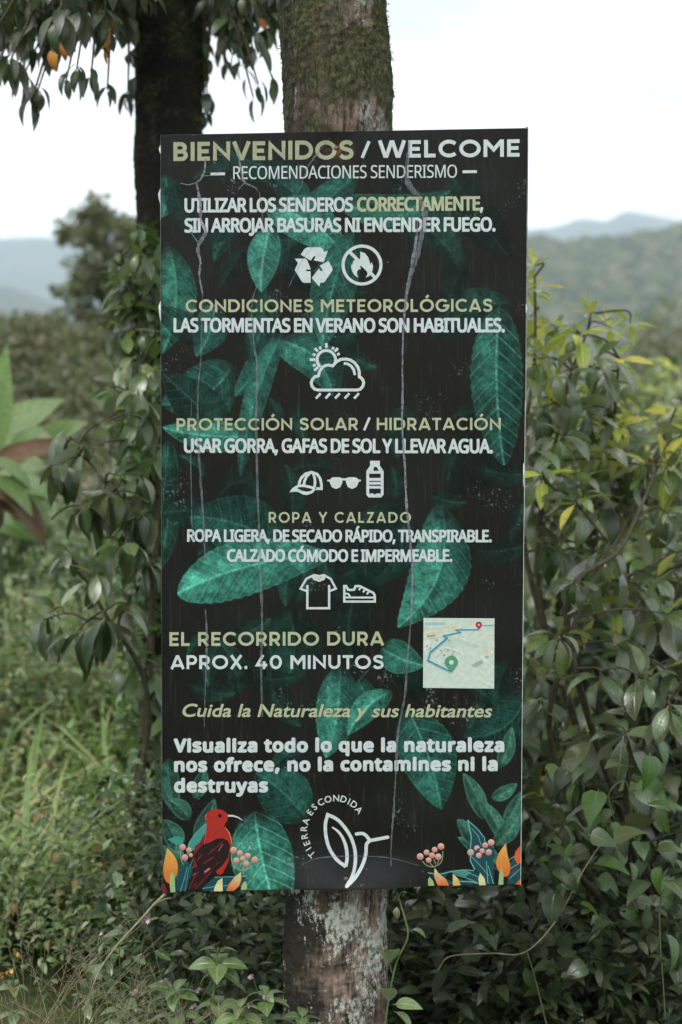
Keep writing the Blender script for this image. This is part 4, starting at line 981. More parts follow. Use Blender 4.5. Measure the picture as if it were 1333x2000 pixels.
peel([(1022.5, 905), (1022, 920), (1022, 950)], [(1024.5, 906), (1025, 922), (1023, 950)]); peel([(1026, 252), (1031, 252)], [(1027, 247), (1033, 246)], mat=GREYV)
for a, b in ((0.0, 0.36), (0.36, 1.0)):
    q = [(TR[0] + (BR[0] - TR[0]) * (a + (b - a) * i / 12), TR[1] + (BR[1] - TR[1]) * (a + (b - a) * i / 12)) for i in range(13)]
    w = 2.6 if a == 0 else 1.3
    peel(q, [(x + w * random.uniform(0.8, 1.2), y) for x, y in q], 'worn_edge', GREYV if a == 0 else PEEL)
q = [(BL[0] + (TL[0] - BL[0]) * i / 12, BL[1] + (TL[1] - BL[1]) * i / 12) for i in range(13)]
peel(q, [(x - random.uniform(0.5, 1.3), y) for x, y in q], 'worn_edge', GREYV)
# nails that hold the board to the trunk
NAIL = plain('rusty nail', (0.10, 0.06, 0.04), 0.5, 0.5, 200, 0.4)
for x, y in ((657, 289), (676, 1717)):
    c = SP(x, y, 0.0); k = 10
    V = [c + np.array([0.005 * math.cos(2 * PI * i / k), -0.0014, 0.005 * math.sin(2 * PI * i / k)]) for i in range(k)] + [c + np.array([0, -0.0024, 0])] + [c + np.array([0.0053 * math.cos(2 * PI * i / k), 0.001, 0.0053 * math.sin(2 * PI * i / k)]) for i in range(k)]
    F = [(i, (i + 1) % k, k, k) for i in range(k)]
    T = [(i, (i + 1) % k, k) for i in range(k)]
    for i in range(k): T += [(i, k + 1 + i, k + 1 + (i + 1) % k), (i, k + 1 + (i + 1) % k, (i + 1) % k)]
    link('nail', mesh_np('nail', np.array(V), np.array(T), NAIL), sroot)

# ------------------------------------------------------------------ trunks
def bark(name, brown, dark, moss_lo, moss_hi, lichen, mossamt):
    m, nt, b = newmat(name)
    t = N(nt, 'ShaderNodeTexCoord'); sp = N(nt, 'ShaderNodeSeparateXYZ'); nt.links.new(t.outputs['Object'], sp.inputs[0])
    mp = N(nt, 'ShaderNodeMapping'); mp.inputs['Scale'].default_value = (1, 1, 0.20); nt.links.new(t.outputs['Object'], mp.inputs[0])
    n1 = N(nt, 'ShaderNodeTexNoise', inp={'Scale': 55.0, 'Detail': 8.0, 'Roughness': 0.7}); nt.links.new(mp.outputs[0], n1.inputs['Vector'])
    n2 = N(nt, 'ShaderNodeTexNoise', inp={'Scale': 7.0, 'Detail': 6.0, 'Roughness': 0.65}); nt.links.new(t.outputs['Object'], n2.inputs['Vector'])
    mp3 = N(nt, 'ShaderNodeMapping'); mp3.inputs['Scale'].default_value = (1, 1, 0.5); nt.links.new(t.outputs['Object'], mp3.inputs[0]); n3 = N(nt, 'ShaderNodeTexNoise', inp={'Scale': 120.0, 'Detail': 5.0, 'Roughness': 0.8}); nt.links.new(mp3.outputs[0], n3.inputs['Vector'])
    n4 = N(nt, 'ShaderNodeTexNoise', inp={'Scale': 9.0, 'Detail': 7.0, 'Roughness': 0.75}); mp2 = N(nt, 'ShaderNodeMapping'); mp2.inputs['Location'].default_value = (3, 7, 1); mp2.inputs['Scale'].default_value = (1, 1, 0.6)
    nt.links.new(t.outputs['Object'], mp2.inputs[0]); nt.links.new(mp2.outputs[0], n4.inputs['Vector'])
    base = ramp(nt, n1.outputs[0], [(0.40, dark), (0.5, brown), (0.62, tuple(x * 2.3 for x in brown))]).outputs[0]
    # dark damp algae on one side
    al = mth(nt, 'ADD', mth(nt, 'ADD', mth(nt, 'MULTIPLY', n1.outputs[0], 0.5), mth(nt, 'SUBTRACT', n2.outputs[0], 0.25)), mth(nt, 'MULTIPLY', sp.outputs[0], -2.2))
    base = mixc(nt, ramp(nt, al, [(0.52, (0, 0, 0)), (0.66, (1, 1, 1))]).outputs[0], base, (0.022, 0.020, 0.015))
    lf = mth(nt, 'ADD', mth(nt, 'ADD', n4.outputs[0], mth(nt, 'MULTIPLY', n3.outputs[0], 0.6)), mth(nt, 'SUBTRACT', mth(nt, 'MULTIPLY', sp.outputs[0], 0.4), 0.13))
    lm_ = ramp(nt, lf, [(0.70 - lichen, (0, 0, 0)), (0.74 - lichen, (1, 1, 1))]).outputs[0]
    lcol = ramp(nt, n3.outputs[0], [(0.35, (0.12, 0.13, 0.11)), (0.5, (0.30, 0.32, 0.28)), (0.65, (0.42, 0.44, 0.39))]).outputs[0]
    zl = ramp(nt, mth(nt, 'MULTIPLY', sp.outputs[2], 0.5), [(moss_lo / 2, (0, 0, 0)), (moss_hi / 2, (1, 1, 1))]).outputs[0]
    lmask = mth(nt, 'MULTIPLY', lm_, mth(nt, 'SUBTRACT', 1.0, mth(nt, 'MULTIPLY', zl, 0.3)))
    base = mixc(nt, lmask, base, lcol)
    mf = mth(nt, 'ADD', n2.outputs[0], mth(nt, 'MULTIPLY', n3.outputs[0], 0.4))
    mm = mth(nt, 'MULTIPLY', ramp(nt, mf, [(0.86 - mossamt, (0, 0, 0)), (0.98 - mossamt, (1, 1, 1))]).outputs[0], zl)
    mcol = ramp(nt, n3.outputs[0], [(0.34, (0.018, 0.020, 0.010)), (0.5, (0.046, 0.050, 0.022)), (0.66, (0.12, 0.12, 0.065))]).outputs[0]
    base = mixc(nt, mm, base, mcol)
    nt.links.new(base, b.inputs['Base Color']); b.inputs['Roughness'].default_value = 0.92; b.inputs['Specular IOR Level'].default_value = 0.15
    bp = N(nt, 'ShaderNodeBump', inp={'Strength': 1.0, 'Distance': 0.006}); nt.links.new(mth(nt, 'ADD', n1.outputs[0], mth(nt, 'MULTIPLY', n3.outputs[0], 0.5)), bp.inputs['Height']); nt.links.new(bp.outputs[0], b.inputs['Normal'])
    return m
def trunk(name, path, rads, mat, parent, sides=150, rows=520, amp=0.006, seed=1.0):
    """path: centre points bottom to top"""
    pts = curve(path, 10); n = len(pts)
    rr = np.interp(np.linspace(0, 1, n), np.linspace(0, 1, len(rads)), rads)
    T = np.linspace(0, n - 1, rows); V = []
    for t in T:
        i = min(int(t), n - 2); f = t - i
        c = pts[i].lerp(pts[i + 1], f); r = rr[i] * (1 - f) + rr[i + 1] * f
        for k in range(sides):
            a = 2 * PI * k / sides; x, y = math.cos(a), math.sin(a)
            q = Vector((x * r, y * r, c.z + seed))
            d = amp * 2.0 * noise.noise(Vector((x * 1.3, y * 1.3, c.z * 2.2 + seed))) + amp * noise.noise(Vector((q.x * 28, q.y * 28, q.z * 7))) + 0.6 * amp * noise.noise(q * 62) + 0.35 * amp * noise.noise(q * 150)
            V.append((c.x + x * (r + d), c.y + y * (r + d), c.z))
    ii, jj = np.meshgrid(np.arange(rows - 1), np.arange(sides), indexing='ij')
    j2 = (jj + 1) % sides
    F = np.stack([ii * sides + jj, ii * sides + j2, (ii + 1) * sides + j2, (ii + 1) * sides + jj], -1).reshape(-1, 4)
    o = link(name, mesh_np(name, np.array(V), F, mat), parent); return o, np.array(V).reshape(rows, sides, 3)
def moss(parent, V, zlo, amount, L, cond=None):
    items = []; rows, sides, _ = V.shape
    for _ in range(amount):
        i = random.randrange(rows); k = random.randrange(sides); p = V[i, k]
        if p[2] < zlo or noise.noise(Vector(p * 9.0)) < random.uniform(-0.45, 0.25): continue
        if cond and not cond(p): continue
        c = V[i].mean(0); o_ = p - c; o_ /= np.linalg.norm(o_)
        d = o_ * 0.8 + np.array([random.gauss(0, 0.5), random.gauss(0, 0.5), random.gauss(-0.1, 0.6)])
        items.append((frame(p - o_ * 0.001, d, L * random.uniform(0.5, 1.5), random.uniform(-2, 2)), K_moss, random.randrange(3)))
    join_leaves('moss', items, parent)
BARK1 = bark('mossy lichen bark', (0.105, 0.080, 0.062), (0.022, 0.018, 0.013), 0.9, 1.5, 0.0, 0.26)
BARK2 = bark('dark shaded bark', (0.085, 0.065, 0.045), (0.03, 0.024, 0.018), 0.6, 1.4, -0.10, 0.14)
dz = 3.245
p1 = [P(654, 2700, dz), P(654, 2000, dz), P(654, 1740, dz), P(657, 1000, dz), P(660, 255, dz), P(646, 0, dz), P(650, -500, dz)]
k_ = dz / FPX
p1 = [Vector((p.x, 0.145, p.z)) for p in p1]; p1[0].z = -0.15
t1 = empty('forest_tree', (p1[1].x, 0.145, 0), 'mossy tree whose lichen spotted trunk carries the board', 'tree')
tr1, TV1 = trunk('trunk', p1, [0.135, 0.121, 0.114, 0.112, 0.124, 0.119, 0.115], BARK1, t1, 170, 640, 0.0055, 3.0)
moss(t1, TV1, 1.9, 20000, 0.008)
d2 = 4.75; kk = d2 / FPX
bx = lambda px, py: P(px, py, d2)
y2 = P(330, 500, d2).y
p2 = [bx(330, 2300), bx(328, 1400), bx(338, 900), bx(335, 500), bx(333, 250), bx(333, 100), bx(322, 0), bx(300, -400)]
p2 = [Vector((p.x, y2, p.z)) for p in p2]
t2 = empty('forest_tree', (p2[0].x, y2, 0), 'dark trunked tree behind the left edge of the board with leafy drooping branches', 'tree')
tr2, TV2 = trunk('trunk', p2, [0.115, 0.108, 0.104, 0.104, 0.107, 0.110, 0.128, 0.11], BARK2, t2, 120, 420, 0.007, 9.0)
lp = [Vector((p.x, y2, p.z)) for p in (bx(312, 120), bx(285, 20), bx(255, -60), bx(200, -300))]
trunk('limb', lp, [0.06, 0.075, 0.07, 0.06], BARK2, t2, 60, 120, 0.006, 5.0)
moss(t2, TV2, 0.5, 9000, 0.016, lambda p: p[0] > p2[3].x + 0.03)
# crowns above the picture: they shade the place
def crown(parent, c, r, n, L, K):
    items = []
    for _ in range(26):
        v = Vector((random.gauss(0, 1), random.gauss(0, 1), random.gauss(0, 0.5))).normalized() * r * random.uniform(0.5, 1)
        cloud(items, Vector(c) + Vector((v.x, v.y, v.z * 0.35)), r * 0.34, n // 26, L, K)
    join_leaves('crown', items, parent)
crown(t1, (0.7, 1.6, 4.7), 2.2, 5000, 0.16, K_dark)
crown(t2, (-1.6, 2.6, 5.0), 2.3, 3200, 0.16, K_dark)
tubes('limb', [(curve([(p1[-1].x, 0.145, p1[-1].z - 0.2), (0.3, 0.8, 4.2), (0.9, 1.6, 5.1)], 6), taper(13, 0.09, 0.03)), (curve([(p1[-1].x, 0.145, p1[-1].z - 0.3), (-0.3, 0.6, 4.0), (-0.8, 1.2, 5.0)], 6), taper(13, 0.08, 0.03))], BARK1, t1, 8)

# hanging leaf sprays of the left tree
it = []; br = []
def spray(px, py, d, n, L, spread=0.9, K=K_dark, K2=None, p2=0.0, anchor=None, lift=-0.9):
    tip = P(px, py, d)
    an = anchor or (bx(270, -80) if px < 330 else bx(400, -60))
    an = Vector((an.x, tip.y * 0.6 + y2 * 0.4, an.z))
    mid = an.lerp(tip, 0.55) + Vector((0, 0, 0.12 * (tip - an).length))
    c = curve([an, mid, tip], 6); br.append((c, taper(len(c), 0.010, 0.0025)))
    ax = (c[-1] - c[-3]).normalized()
    whorl(it, tip, ax * 0.5 + Vector((0, 0, -0.5)), n, L * 0.86, K, spread, lift, K2, p2)
    for q in (0.55, 0.75):
        pt = c[int(len(c) * q)]
        for _ in range(3): it.append((frame(pt, (random.gauss(0, 0.6), random.gauss(0, 0.5), -0.9), L * random.uniform(0.6, 1.0), random.gauss(0, 0.6)), K, random.randrange(6)))
HANG = [(130, 155, 4.1, 5, .10), (210, 175, 4.2, 3, .10), (60, 200, 4.1, 3, .11), (250, 190, 4.6, 4, .09), (495, 190, 4.2, 2, .11), (400, 225, 4.7, 4, .08), (75, 175, 4.1, 5, .12), (150, 135, 4.0, 5, .11), (178, 150, 4.0, 4, .11), (95, 95, 4.2, 6, .13), (20, 120, 4.0, 6, .13), (-10, 60, 4.0, 6, .14), (50, 60, 4.1, 6, .13), (150, 20, 3.9, 6, .14), (112, 40, 3.8, 6, .15), (205, 25, 4.0, 6, .13), (70, 20, 4.3, 6, .14),
        (255, 45, 4.3, 5, .11), (265, 165, 4.7, 3, .11), (215, 60, 4.2, 4, .10), (45, 150, 4.3, 4, .12), (10, 20, 4.4, 6, .14), (180, -10, 4.5, 6, .13), (100, 0, 4.6, 6, .14), (30, -20, 4.5, 6, .14), (230, -20, 4.4, 6, .13), (-20, 140, 4.4, 5, .13),
        (415, 30, 4.6, 4, .11), (430, 100, 4.7, 4, .10), (450, 70, 4.5, 5, .10), (475, 40, 4.4, 6, .12), (495, 95, 4.3, 5, .13), (490, 10, 4.4, 6, .12), (520, 60, 4.4, 5, .12), (440, 130, 4.6, 3, .09), (470, 130, 4.5, 3, .08), (505, 165, 4.2, 2, .10), (535, 160, 4.2, 2, .10), (405, 190, 4.7, 3, .10), (520, 10, 4.5, 5, .12), (440, 0, 4.6, 5, .12), (400, 60, 4.8, 4, .11), (480, 150, 4.3, 2, .11)]
for a in HANG: spray(*a)
for _ in range(100):
    x = random.uniform(-60, 290); spray(x, random.uniform(-140, np.interp(x, [-60, 60, 160, 290], [130, 100, 60, 30])), random.uniform(3.9, 5.4), 6, 0.105, lift=random.uniform(-0.9, 0.1))
for _ in range(34): spray(random.uniform(400, 545), random.uniform(-140, 60), random.uniform(4.2, 5.2), 6, 0.10, lift=random.uniform(-0.9, 0.1))
for x, y, L, d in ((105, 92, .10, 4.0), (122, 80, .085, 4.05), (38, 150, .08, 4.1), (212, 55, .10, 4.0), (215, 85, .09, 4.1), (30, 128, .06, 4.1), (398, 118, .07, 4.7), (505, 35, .07, 4.3), (218, 20, .08, 4.1)):
    it.append((frame(P(x, y, d), (random.gauss(0, 0.3), -0.2, -1.0), L * 0.7, random.gauss(0, 0.9)), K_orange, random.randrange(3)))
finish(t2, it, 300)
tubes('branch', br[:40], TWIG, t2, 5, 'stuff')

# ------------------------------------------------------------------ shrubs
def shrub(name, label, cat, base, stems, whorls, limit=300, twig=TWIG, extra=None, group=None):
    """stems: point lists; whorls: (tip, n, L, Kind, spread, lift, Kind2, p2)"""
    root = empty(name, base, label, cat, group); items = []; paths = []; nodes = []
    for s in stems:
        c = curve(s, 8); paths.append((c, taper(len(c), 0.012, 0.0035))); nodes += c[3:]
    tw = []
    for tip, n, L, K, spread, lift, K2, p2 in whorls:
        tip = Vector(tip)
        lower = [q for q in nodes if q.z < tip.z + 0.03] or nodes
        q = min(lower, key=lambda a: (a - tip).length)
        if (q - tip).length > 0.02:
            mid = q.lerp(tip, 0.5) + Vector((random.gauss(0, 0.02), random.gauss(0, 0.02), 0.02))
            c = curve([q, mid, tip], 5); tw.append((c, taper(len(c), 0.0042, 0.002))); ax = (c[-1] - c[-3])
            nodes.append(c[6])
        else: ax = Vector((0, 0, 1))
        ax = ax.normalized() + Vector((0, -0.1, 0.45))
        whorl(items, tip, ax, n, L, K, spread, lift, K2, p2)
    if extra: extra(items)
    finish(root, items, limit)
    for p in paths[:8]: tubes('stem', [p], twig, root, 7)
    if tw: tubes('twig', tw, twig, root, 5, 'stuff')
    return root
def W(px, py, d, n=7, L=.12, K=K_mid, spread=0.85, lift=-0.15, K2=None, p2=0.0): return (P(px, py, d), n, L, K, spread, lift, K2, p2)

# right: tall shrub with yellow new leaves
wy = [W(1150, 612, 4.5, 7, 0.098, K_young, 0.6, 0.25), W(1232, 632, 4.6, 7, 0.098, K_young, 0.8, 0.1), W(1208, 690, 4.4, 8, 0.109, K_young, 0.9, 0.0), W(1042, 520, 4.6, 6, 0.081, K_young, 0.6, 0.1), W(1048, 560, 4.6, 8, 0.103, K_young, 0.9, -0.1),
      W(1085, 640, 4.5, 8, 0.115, K_young, 0.9, -0.1, K_mid, 0.6), W(1120, 650, 4.3, 8, 0.127, K_mid, 0.9, -0.3, K_young, 0.3), W(1160, 700, 4.3, 9, 0.149, K_mid, 0.95, -0.12), W(1050, 700, 4.4, 9, 0.138, K_mid, 0.9, -0.2, K_young, 0.35), W(1090, 730, 4.2, 9, 0.149, K_mid, 0.95, -0.12),
      W(1190, 760, 4.4, 8, 0.138, K_mid, 0.95, -0.12), W(1220, 830, 4.4, 7, 0.115, K_mid, 0.9, -0.3, K_young, 0.5), W(1140, 800, 4.3, 9, 0.149, K_mid, 0.95, -0.12), W(1050, 800, 4.3, 9, 0.138, K_mid, 0.9, -0.3), W(1325, 800, 4.6, 8, 0.127, K_young, 0.8, 0.0, K_mid, 0.6), W(1300, 850, 4.6, 8, 0.127, K_mid, 0.9, -0.2, K_young, 0.3),
      W(1035, 620, 4.7, 7, 0.115, K_young, 0.9, -0.1), W(1195, 640, 4.7, 6, 0.092, K_young, 0.7, 0.1), W(1095, 850, 4.2, 9, 0.138, K_mid, 0.95, -0.12), W(1175, 880, 4.3, 8, 0.138, K_mid, 0.9, -0.3, K_young, 0.15)]
for _ in range(58):
    px = random.uniform(1030, 1370); top = np.interp(px, [1030, 1100, 1200, 1260, 1330], [640, 700, 770, 860, 830])
    wy.append(W(px, random.uniform(top, 1010), random.uniform(4.3, 5.2), 8, .125, K_mid, 1.0, -0.05, K_young, 0.36))
shrub('leafy_shrub', 'tall shrub right of the board tipped with yellow new leaves', 'shrub', (1.05, 1.4, 0), [[(1.05, 1.4, 0), P(1060, 1200, 4.5), P(1100, 800, 4.5), P(1150, 640, 4.5)], [(1.1, 1.5, 0), P(1130, 1200, 4.6), P(1190, 900, 4.5), P(1210, 700, 4.4)], [(1.0, 1.4, 0), P(1030, 1100, 4.6), P(1045, 700, 4.6), P(1045, 540, 4.6)], [(1.2, 1.5, 0), P(1110, 1240, 4.3), P(1210, 1050, 4.3), P(1320, 800, 4.6)]], wy, 300)
# right: large grey-green whorled shrub
wm = [W(1122, 975, 3.95, 8, .12, K_mid, 0.95, 0.0, K_young, 0.25), W(1185, 1060, 4.0, 10, 0.172, K_mid, 0.8, -0.8), W(1118, 1140, 3.8, 8, .12, K_mid, 0.95, -0.5), W(1093, 1240, 3.6, 8, .115, K_mid, 0.95, -0.3), W(1060, 920, 4.0, 8, 0.127, K_mid, 0.9, 0.0, K_young, 0.3), W(1250, 1140, 4.1, 9, 0.149, K_mid, 0.9, -0.6),
      W(1300, 1000, 4.2, 9, 0.149, K_mid, 0.95, -0.12), W(1265, 920, 4.2, 9, 0.138, K_mid, 0.95, -0.12), W(1315, 1200, 4.0, 9, 0.149, K_mid, 0.95, -0.12), W(1230, 1250, 4.0, 9, 0.138, K_mid, 0.95, -0.12), W(1312, 1395, 3.6, 7, .13, K_mid, 0.95, -0.4), W(1215, 1435, 3.7, 7, .14, K_mid, 0.95, -0.5), W(1098, 1612, 3.6, 7, .12, K_dark, 1.0, 0.1),
      W(1170, 1330, 3.8, 8, .12, K_mid, 0.95, -0.12), W(1270, 1330, 3.8, 8, .12, K_mid, 0.9, -0.3), W(1060, 1380, 3.9, 7, .12, K_mid, 0.95, -0.12), W(1075, 1480, 4.1, 8, 0.149, K_dark, 0.95, -0.12), W(1160, 1540, 4.1, 8, 0.149, K_dark, 0.95, -0.12), W(1300, 1560, 3.9, 7, .12, K_mid, 0.9, -0.3)]
for _ in range(92):
    wm.append(W(random.uniform(1020, 1420), random.uniform(880, 1640), random.uniform(4.0, 5.0), 8, .15, K_mid if random.random() < 0.65 else K_dark, 1.0, -0.1, K_young, 0.08))
shrub('leafy_shrub', 'broad grey-green shrub with large leaves in whorls beside the lower right edge of the board', 'shrub', (1.0, 0.95, 0), [[(1.0, 0.95, 0), P(1090, 1500, 3.9), P(1110, 1260, 3.8), P(1190, 1060, 4.0)], [(1.05, 0.95, 0), P(1230, 1600, 3.8), P(1260, 1450, 3.7), P(1333, 1330, 3.6)], [(1.0, 1.0, 0), P(1110, 1240, 3.85), P(1220, 1060, 4.0), P(1310, 850, 4.3)], [(0.95, 0.95, 0), P(1050, 1600, 3.7), P(1100, 1640, 3.6)]], wm, 300)
# left: drooping shrub round the dark trunk
wl = [W(300, 480, 4.6, 7, .08, K_mid, 0.9, -0.2, K_small, 0.5), W(255, 545, 4.5, 7, .10, K_mid, 0.9, -0.4), W(290, 610, 4.5, 8, .12, K_mid, 0.9, -0.5), W(235, 650, 4.45, 7, .12, K_mid, 0.9, -0.6), W(300, 720, 4.4, 8, .13, K_mid, 0.9, -0.6), W(240, 820, 4.35, 7, .13, K_mid, 0.9, -0.6, K_small, 0.3), W(115, 905, 4.15, 7, .14, K_dark, 0.9, -0.8), W(215, 960, 4.1, 8, .15, K_dark, 0.9, -0.8), W(150, 1235, 4.1, 8, .14, K_dark, 0.9, -0.8), W(245, 1060, 4.1, 8, .14, K_mid, 0.9, -0.7), W(190, 1120, 4.1, 7, .13, K_mid, 0.9, -0.6), W(270, 760, 4.3, 8, .14, K_mid, 0.9, -0.7), W(85, 1210, 4.15, 6, .13, K_mid, 0.9, -0.8), W(140, 860, 4.3, 8, .15, K_dark, 0.9, -0.6), W(168, 880, 4.2, 7, .14, K_mid, 0.9, -0.5), W(160, 985, 4.1, 9, .15, K_dark, 0.9, -0.7), W(182, 990, 4.2, 6, .12, K_dark, 0.9, -0.8), W(128, 1070, 4.2, 5, .10, K_mid, 0.9, -0.5), W(95, 1200, 4.2, 6, .11, K_dark, 0.9, -0.5), W(205, 1205, 4.0, 9, .15, K_dark, 0.8, -0.9), W(235, 930, 4.2, 6, .12, K_dark, 0.9, -0.6),
      W(255, 705, 4.4, 6, .12, K_mid, 0.9, -0.7), W(290, 820, 4.3, 7, .13, K_dark, 0.9, -0.6), W(240, 600, 4.5, 6, .10, K_mid, 0.9, -0.4, K_small, 0.3), W(230, 520, 4.5, 5, .085, K_mid, 0.9, -0.2, K_small, 0.4), W(262, 470, 4.6, 6, .07, K_small, 0.9, -0.2), W(285, 560, 4.5, 7, .10, K_mid, 0.9, -0.4, K_small, 0.3), W(222, 760, 4.4, 6, .10, K_small, 0.9, -0.4),
      W(250, 860, 4.3, 6, .10, K_small, 0.9, -0.3), W(280, 930, 4.2, 8, .13, K_dark, 0.9, -0.7), W(265, 1010, 4.2, 8, .13, K_dark, 0.9, -0.7), W(255, 1180, 4.1, 8, .13, K_dark, 0.9, -0.7), W(290, 1100, 4.2, 7, .12, K_dark, 0.9, -0.5), W(270, 640, 4.5, 8, .11, K_mid, 0.9, -0.5), W(300, 450, 4.7, 5, .07, K_small, 0.9, -0.2), W(230, 680, 4.6, 5, .09, K_mid, 0.9, -0.4)]
for _ in range(85):
    py = random.uniform(480, 1500); x0 = np.interp(py, [480, 700, 900, 1200, 1500], [255, 230, 225, 215, 250])
    wl.append(W(random.uniform(x0, 345), py, random.uniform(4.3, 5.1), 7, .12, K_dark if random.random() < 0.3 else K_mid, 0.9, -0.35, K_small, 0.4))
def vinebits(items):
    for _ in range(1100):
        py = random.uniform(430, 1740); px = random.gauss(300, 28) - 20 * (py > 900)
        items.append((frame(P(px, py, random.uniform(4.5, 4.75)), (random.gauss(0, 0.6), -0.5, random.gauss(-0.4, 0.5)), random.uniform(.035, .065), random.gauss(0, 0.5)), K_small, random.randrange(4)))
shrub('drooping_shrub', 'dark shrub with drooping leaves climbing round the left trunk', 'shrub', (-0.75, 1.1, 0), [[(-0.75, 1.1, 0), P(290, 1400, 4.3), P(200, 1190, 4.2), P(128, 1070, 4.2)], [(-0.7, 1.2, 0), P(300, 1200, 4.4), P(240, 1000, 4.2), P(150, 870, 4.25)], [(-0.65, 1.2, 0), P(310, 900, 4.5), P(270, 650, 4.5), P(240, 500, 4.5)]], wl, 300, extra=vinebits)

# lower right creeper with heart shaped leaves
root = empty('heart_leaf_creeper', tuple(P(1150, 1990, 3.55)), 'bright green creeper with heart shaped leaves over the lower right shrub', 'creeper')
items = []
CV = [(1062, 1650, .075), (1050, 1680, .07), (1075, 1600 + 100, .075), (1100, 1665, .08), (1125, 1660, .08), (1120, 1700, .085), (1160, 1685, .09), (1085, 1740, .08), (1130, 1760, .085), (1225, 1615, .085), (1180, 1600, .05), (1196, 1604, .04), (1195, 1640, .08), (1160, 1500, .09), (1170, 1540, .09), (1250, 1530, .095), (1260, 1570, .095), (1230, 1500, .085), (1270, 1470, .09), (1060, 1750, .07), (1100, 1710, .05),
      (1305, 1720, .085), (1290, 1690, .07), (1280, 1660, .07), (1270, 1720, .08), (1265, 1810, .08), (1300, 1820, .09), (1315, 1870, .08), (1240, 1760, .06), (1325, 1920, .07), (1290, 1640, .07), (1150, 1630, .07)]
for x, y, L in CV:
    items.append((frame(P(x, y, random.uniform(3.45, 3.65)), (random.gauss(0.4, 0.8), -0.35, random.gauss(-0.35, 0.4)), L * 1.15, random.gauss(0, 0.6)), K_vine if random.random() < 0.62 else K_vined, random.randrange(4)))
for _ in range(150):
    x = random.uniform(1040, 1360); y = random.uniform(1480, 1880) if x < 1220 else random.uniform(1420, 1990)
    items.append((frame(P(x, y, random.uniform(3.65, 4.1)), (random.gauss(0, 0.7), -0.4, random.gauss(-0.5, 0.4)), random.uniform(.05, .09), random.gauss(0, 0.5)), K_vined if random.random() < 0.6 else K_vine, random.randrange(4)))
finish(root, items, 200)
tubes('stem', [(curve([P(856, 1895, 3.4), P(880, 1868, 3.4), P(960, 1862, 3.42), P(1025, 1860, 3.45), P(1085, 1800, 3.5), P(1140, 1700, 3.55), P(1180, 1640, 3.6)], 8), 0.0015)], DRYSTEM, root, 5)
tubes('stem', [(curve([P(1240, 1640, 3.6), P(1225, 1530, 3.6), P(1190, 1550, 3.6), P(1200, 1600, 3.6)], 6), 0.0016), (curve([P(1030, 1860, 3.5), P(1045, 1910, 3.5), P(1070, 2010, 3.5)], 5), 0.002), (curve([P(1333, 1720, 3.5), P(1290, 1760, 3.5), P(1300, 1990, 3.5)], 5), 0.0018)], GREENSTEM, root, 5, 'stuff')

# twining shoot just right of the trunk
root = empty('twining_shoot', tuple(P(755, 2010, 3.15)), 'slender twining shoot with paired leaves beside the lower trunk', 'climbing plant')
items = []
for x, y, dx, dz_, L in ((757, 1888, -0.25, 1.0, .09), (765, 1880, 0.1, 1.0, .07), (800, 1818, 0.9, 0.35, .045), (760, 1960, 0.0, 1.0, .08), (768, 1962, 1.0, 0.25, .07), (770, 1975, 0.9, -0.3, .06), (783, 1745, 0.5, 0.6, .02), (776, 1770, -0.1, -0.9, .03)):
    items.append((frame(P(x, y, 3.15), (dx, -0.35, dz_), L, random.gauss(0, 0.3)), K_weed, random.randrange(4)))
finish(root, items, 20)
tubes('stem', [(curve([P(750, 2020, 3.15), P(762, 1940, 3.15), P(775, 1880, 3.15), P(797, 1830, 3.15), P(790, 1790, 3.16), P(775, 1742, 3.18)], 6), 0.0022), (curve([P(766, 1900, 3.15), P(760, 1880, 3.15), P(757, 1895, 3.15)], 3), 0.0015), (curve([P(776, 1760, 3.16), P(785, 1740, 3.15)], 3), 0.001)], GREENSTEM, root, 6)

# dark bushes behind the foot of the board
def bush(label, base, clumps, K, L, per, limit=120, group=None, K2=None, p2=0.2, name='bush', minpx=10, stemr=0.012):
    root = empty(name, base, label, 'bush', group); items = []; st = []
    for c, r in clumps:
        c = Vector(c); cloud(items, c, r, int(per * (1 - p2)), L, K)
        if K2: cloud(items, c, r * 1.02, int(per * p2), L * 0.9, K2)
        st.append((curve([Vector(base), Vector(base).lerp(c, 0.5) + Vector((random.gauss(0, 0.1), 0, 0.1)), c], 5), taper(11, stemr, stemr * 0.3)))
    finish(root, items, limit, minpx) if limit else join_leaves('foliage', items, root)
    tubes('stem', st, TWIG, root, 5, 'stuff'); return root
bush('dim broad-leaved bush behind the foot of the board, left of the trunk', (-0.35, 1.7, 0), [(P(x, y, d), r) for x, y, d, r in ((330, 1720, 4.6, .25), (400, 1760, 4.7, .28), (480, 1800, 4.7, .28), (540, 1760, 4.8, .28), (380, 1880, 4.6, .28), (470, 1900, 4.6, .25), (540, 1900, 4.7, .25), (300, 1560, 4.8, .22), (290, 1660, 4.8, .22), (330, 1830, 4.5, .22))], K_shade, .10, 75, 220, None, K_small, 0.06)
bush('dim tangled bush behind the foot of the board, right of the trunk', (0.6, 1.6, 0), [(P(x, y, d), r) for x, y, d, r in ((800, 1780, 4.4, .22), (860, 1830, 4.4, .25), (940, 1790, 4.5, .25), (1010, 1820, 4.5, .26), (830, 1930, 4.3, .24), (930, 1930, 4.4, .25), (1030, 1930, 4.4, .25), (1110, 1880, 4.3, .22), (1180, 1850, 4.4, .25), (1200, 1950, 4.3, .24), (1280, 1930, 4.4, .25), (1100, 1980, 4.3, .22))], K_shade, .11, 75, 280, None, K_vine, 0.05)
bush('deep shaded bush inside the right thicket', (1.2, 2.1, 0), [(P(x, y, d), r) for x, y, d, r in [(random.uniform(1030, 1400), random.uniform(1180, 1900), random.uniform(5.0, 5.5), 0.26) for _ in range(34)]], K_shade, .11, 90, 0)
nl = []
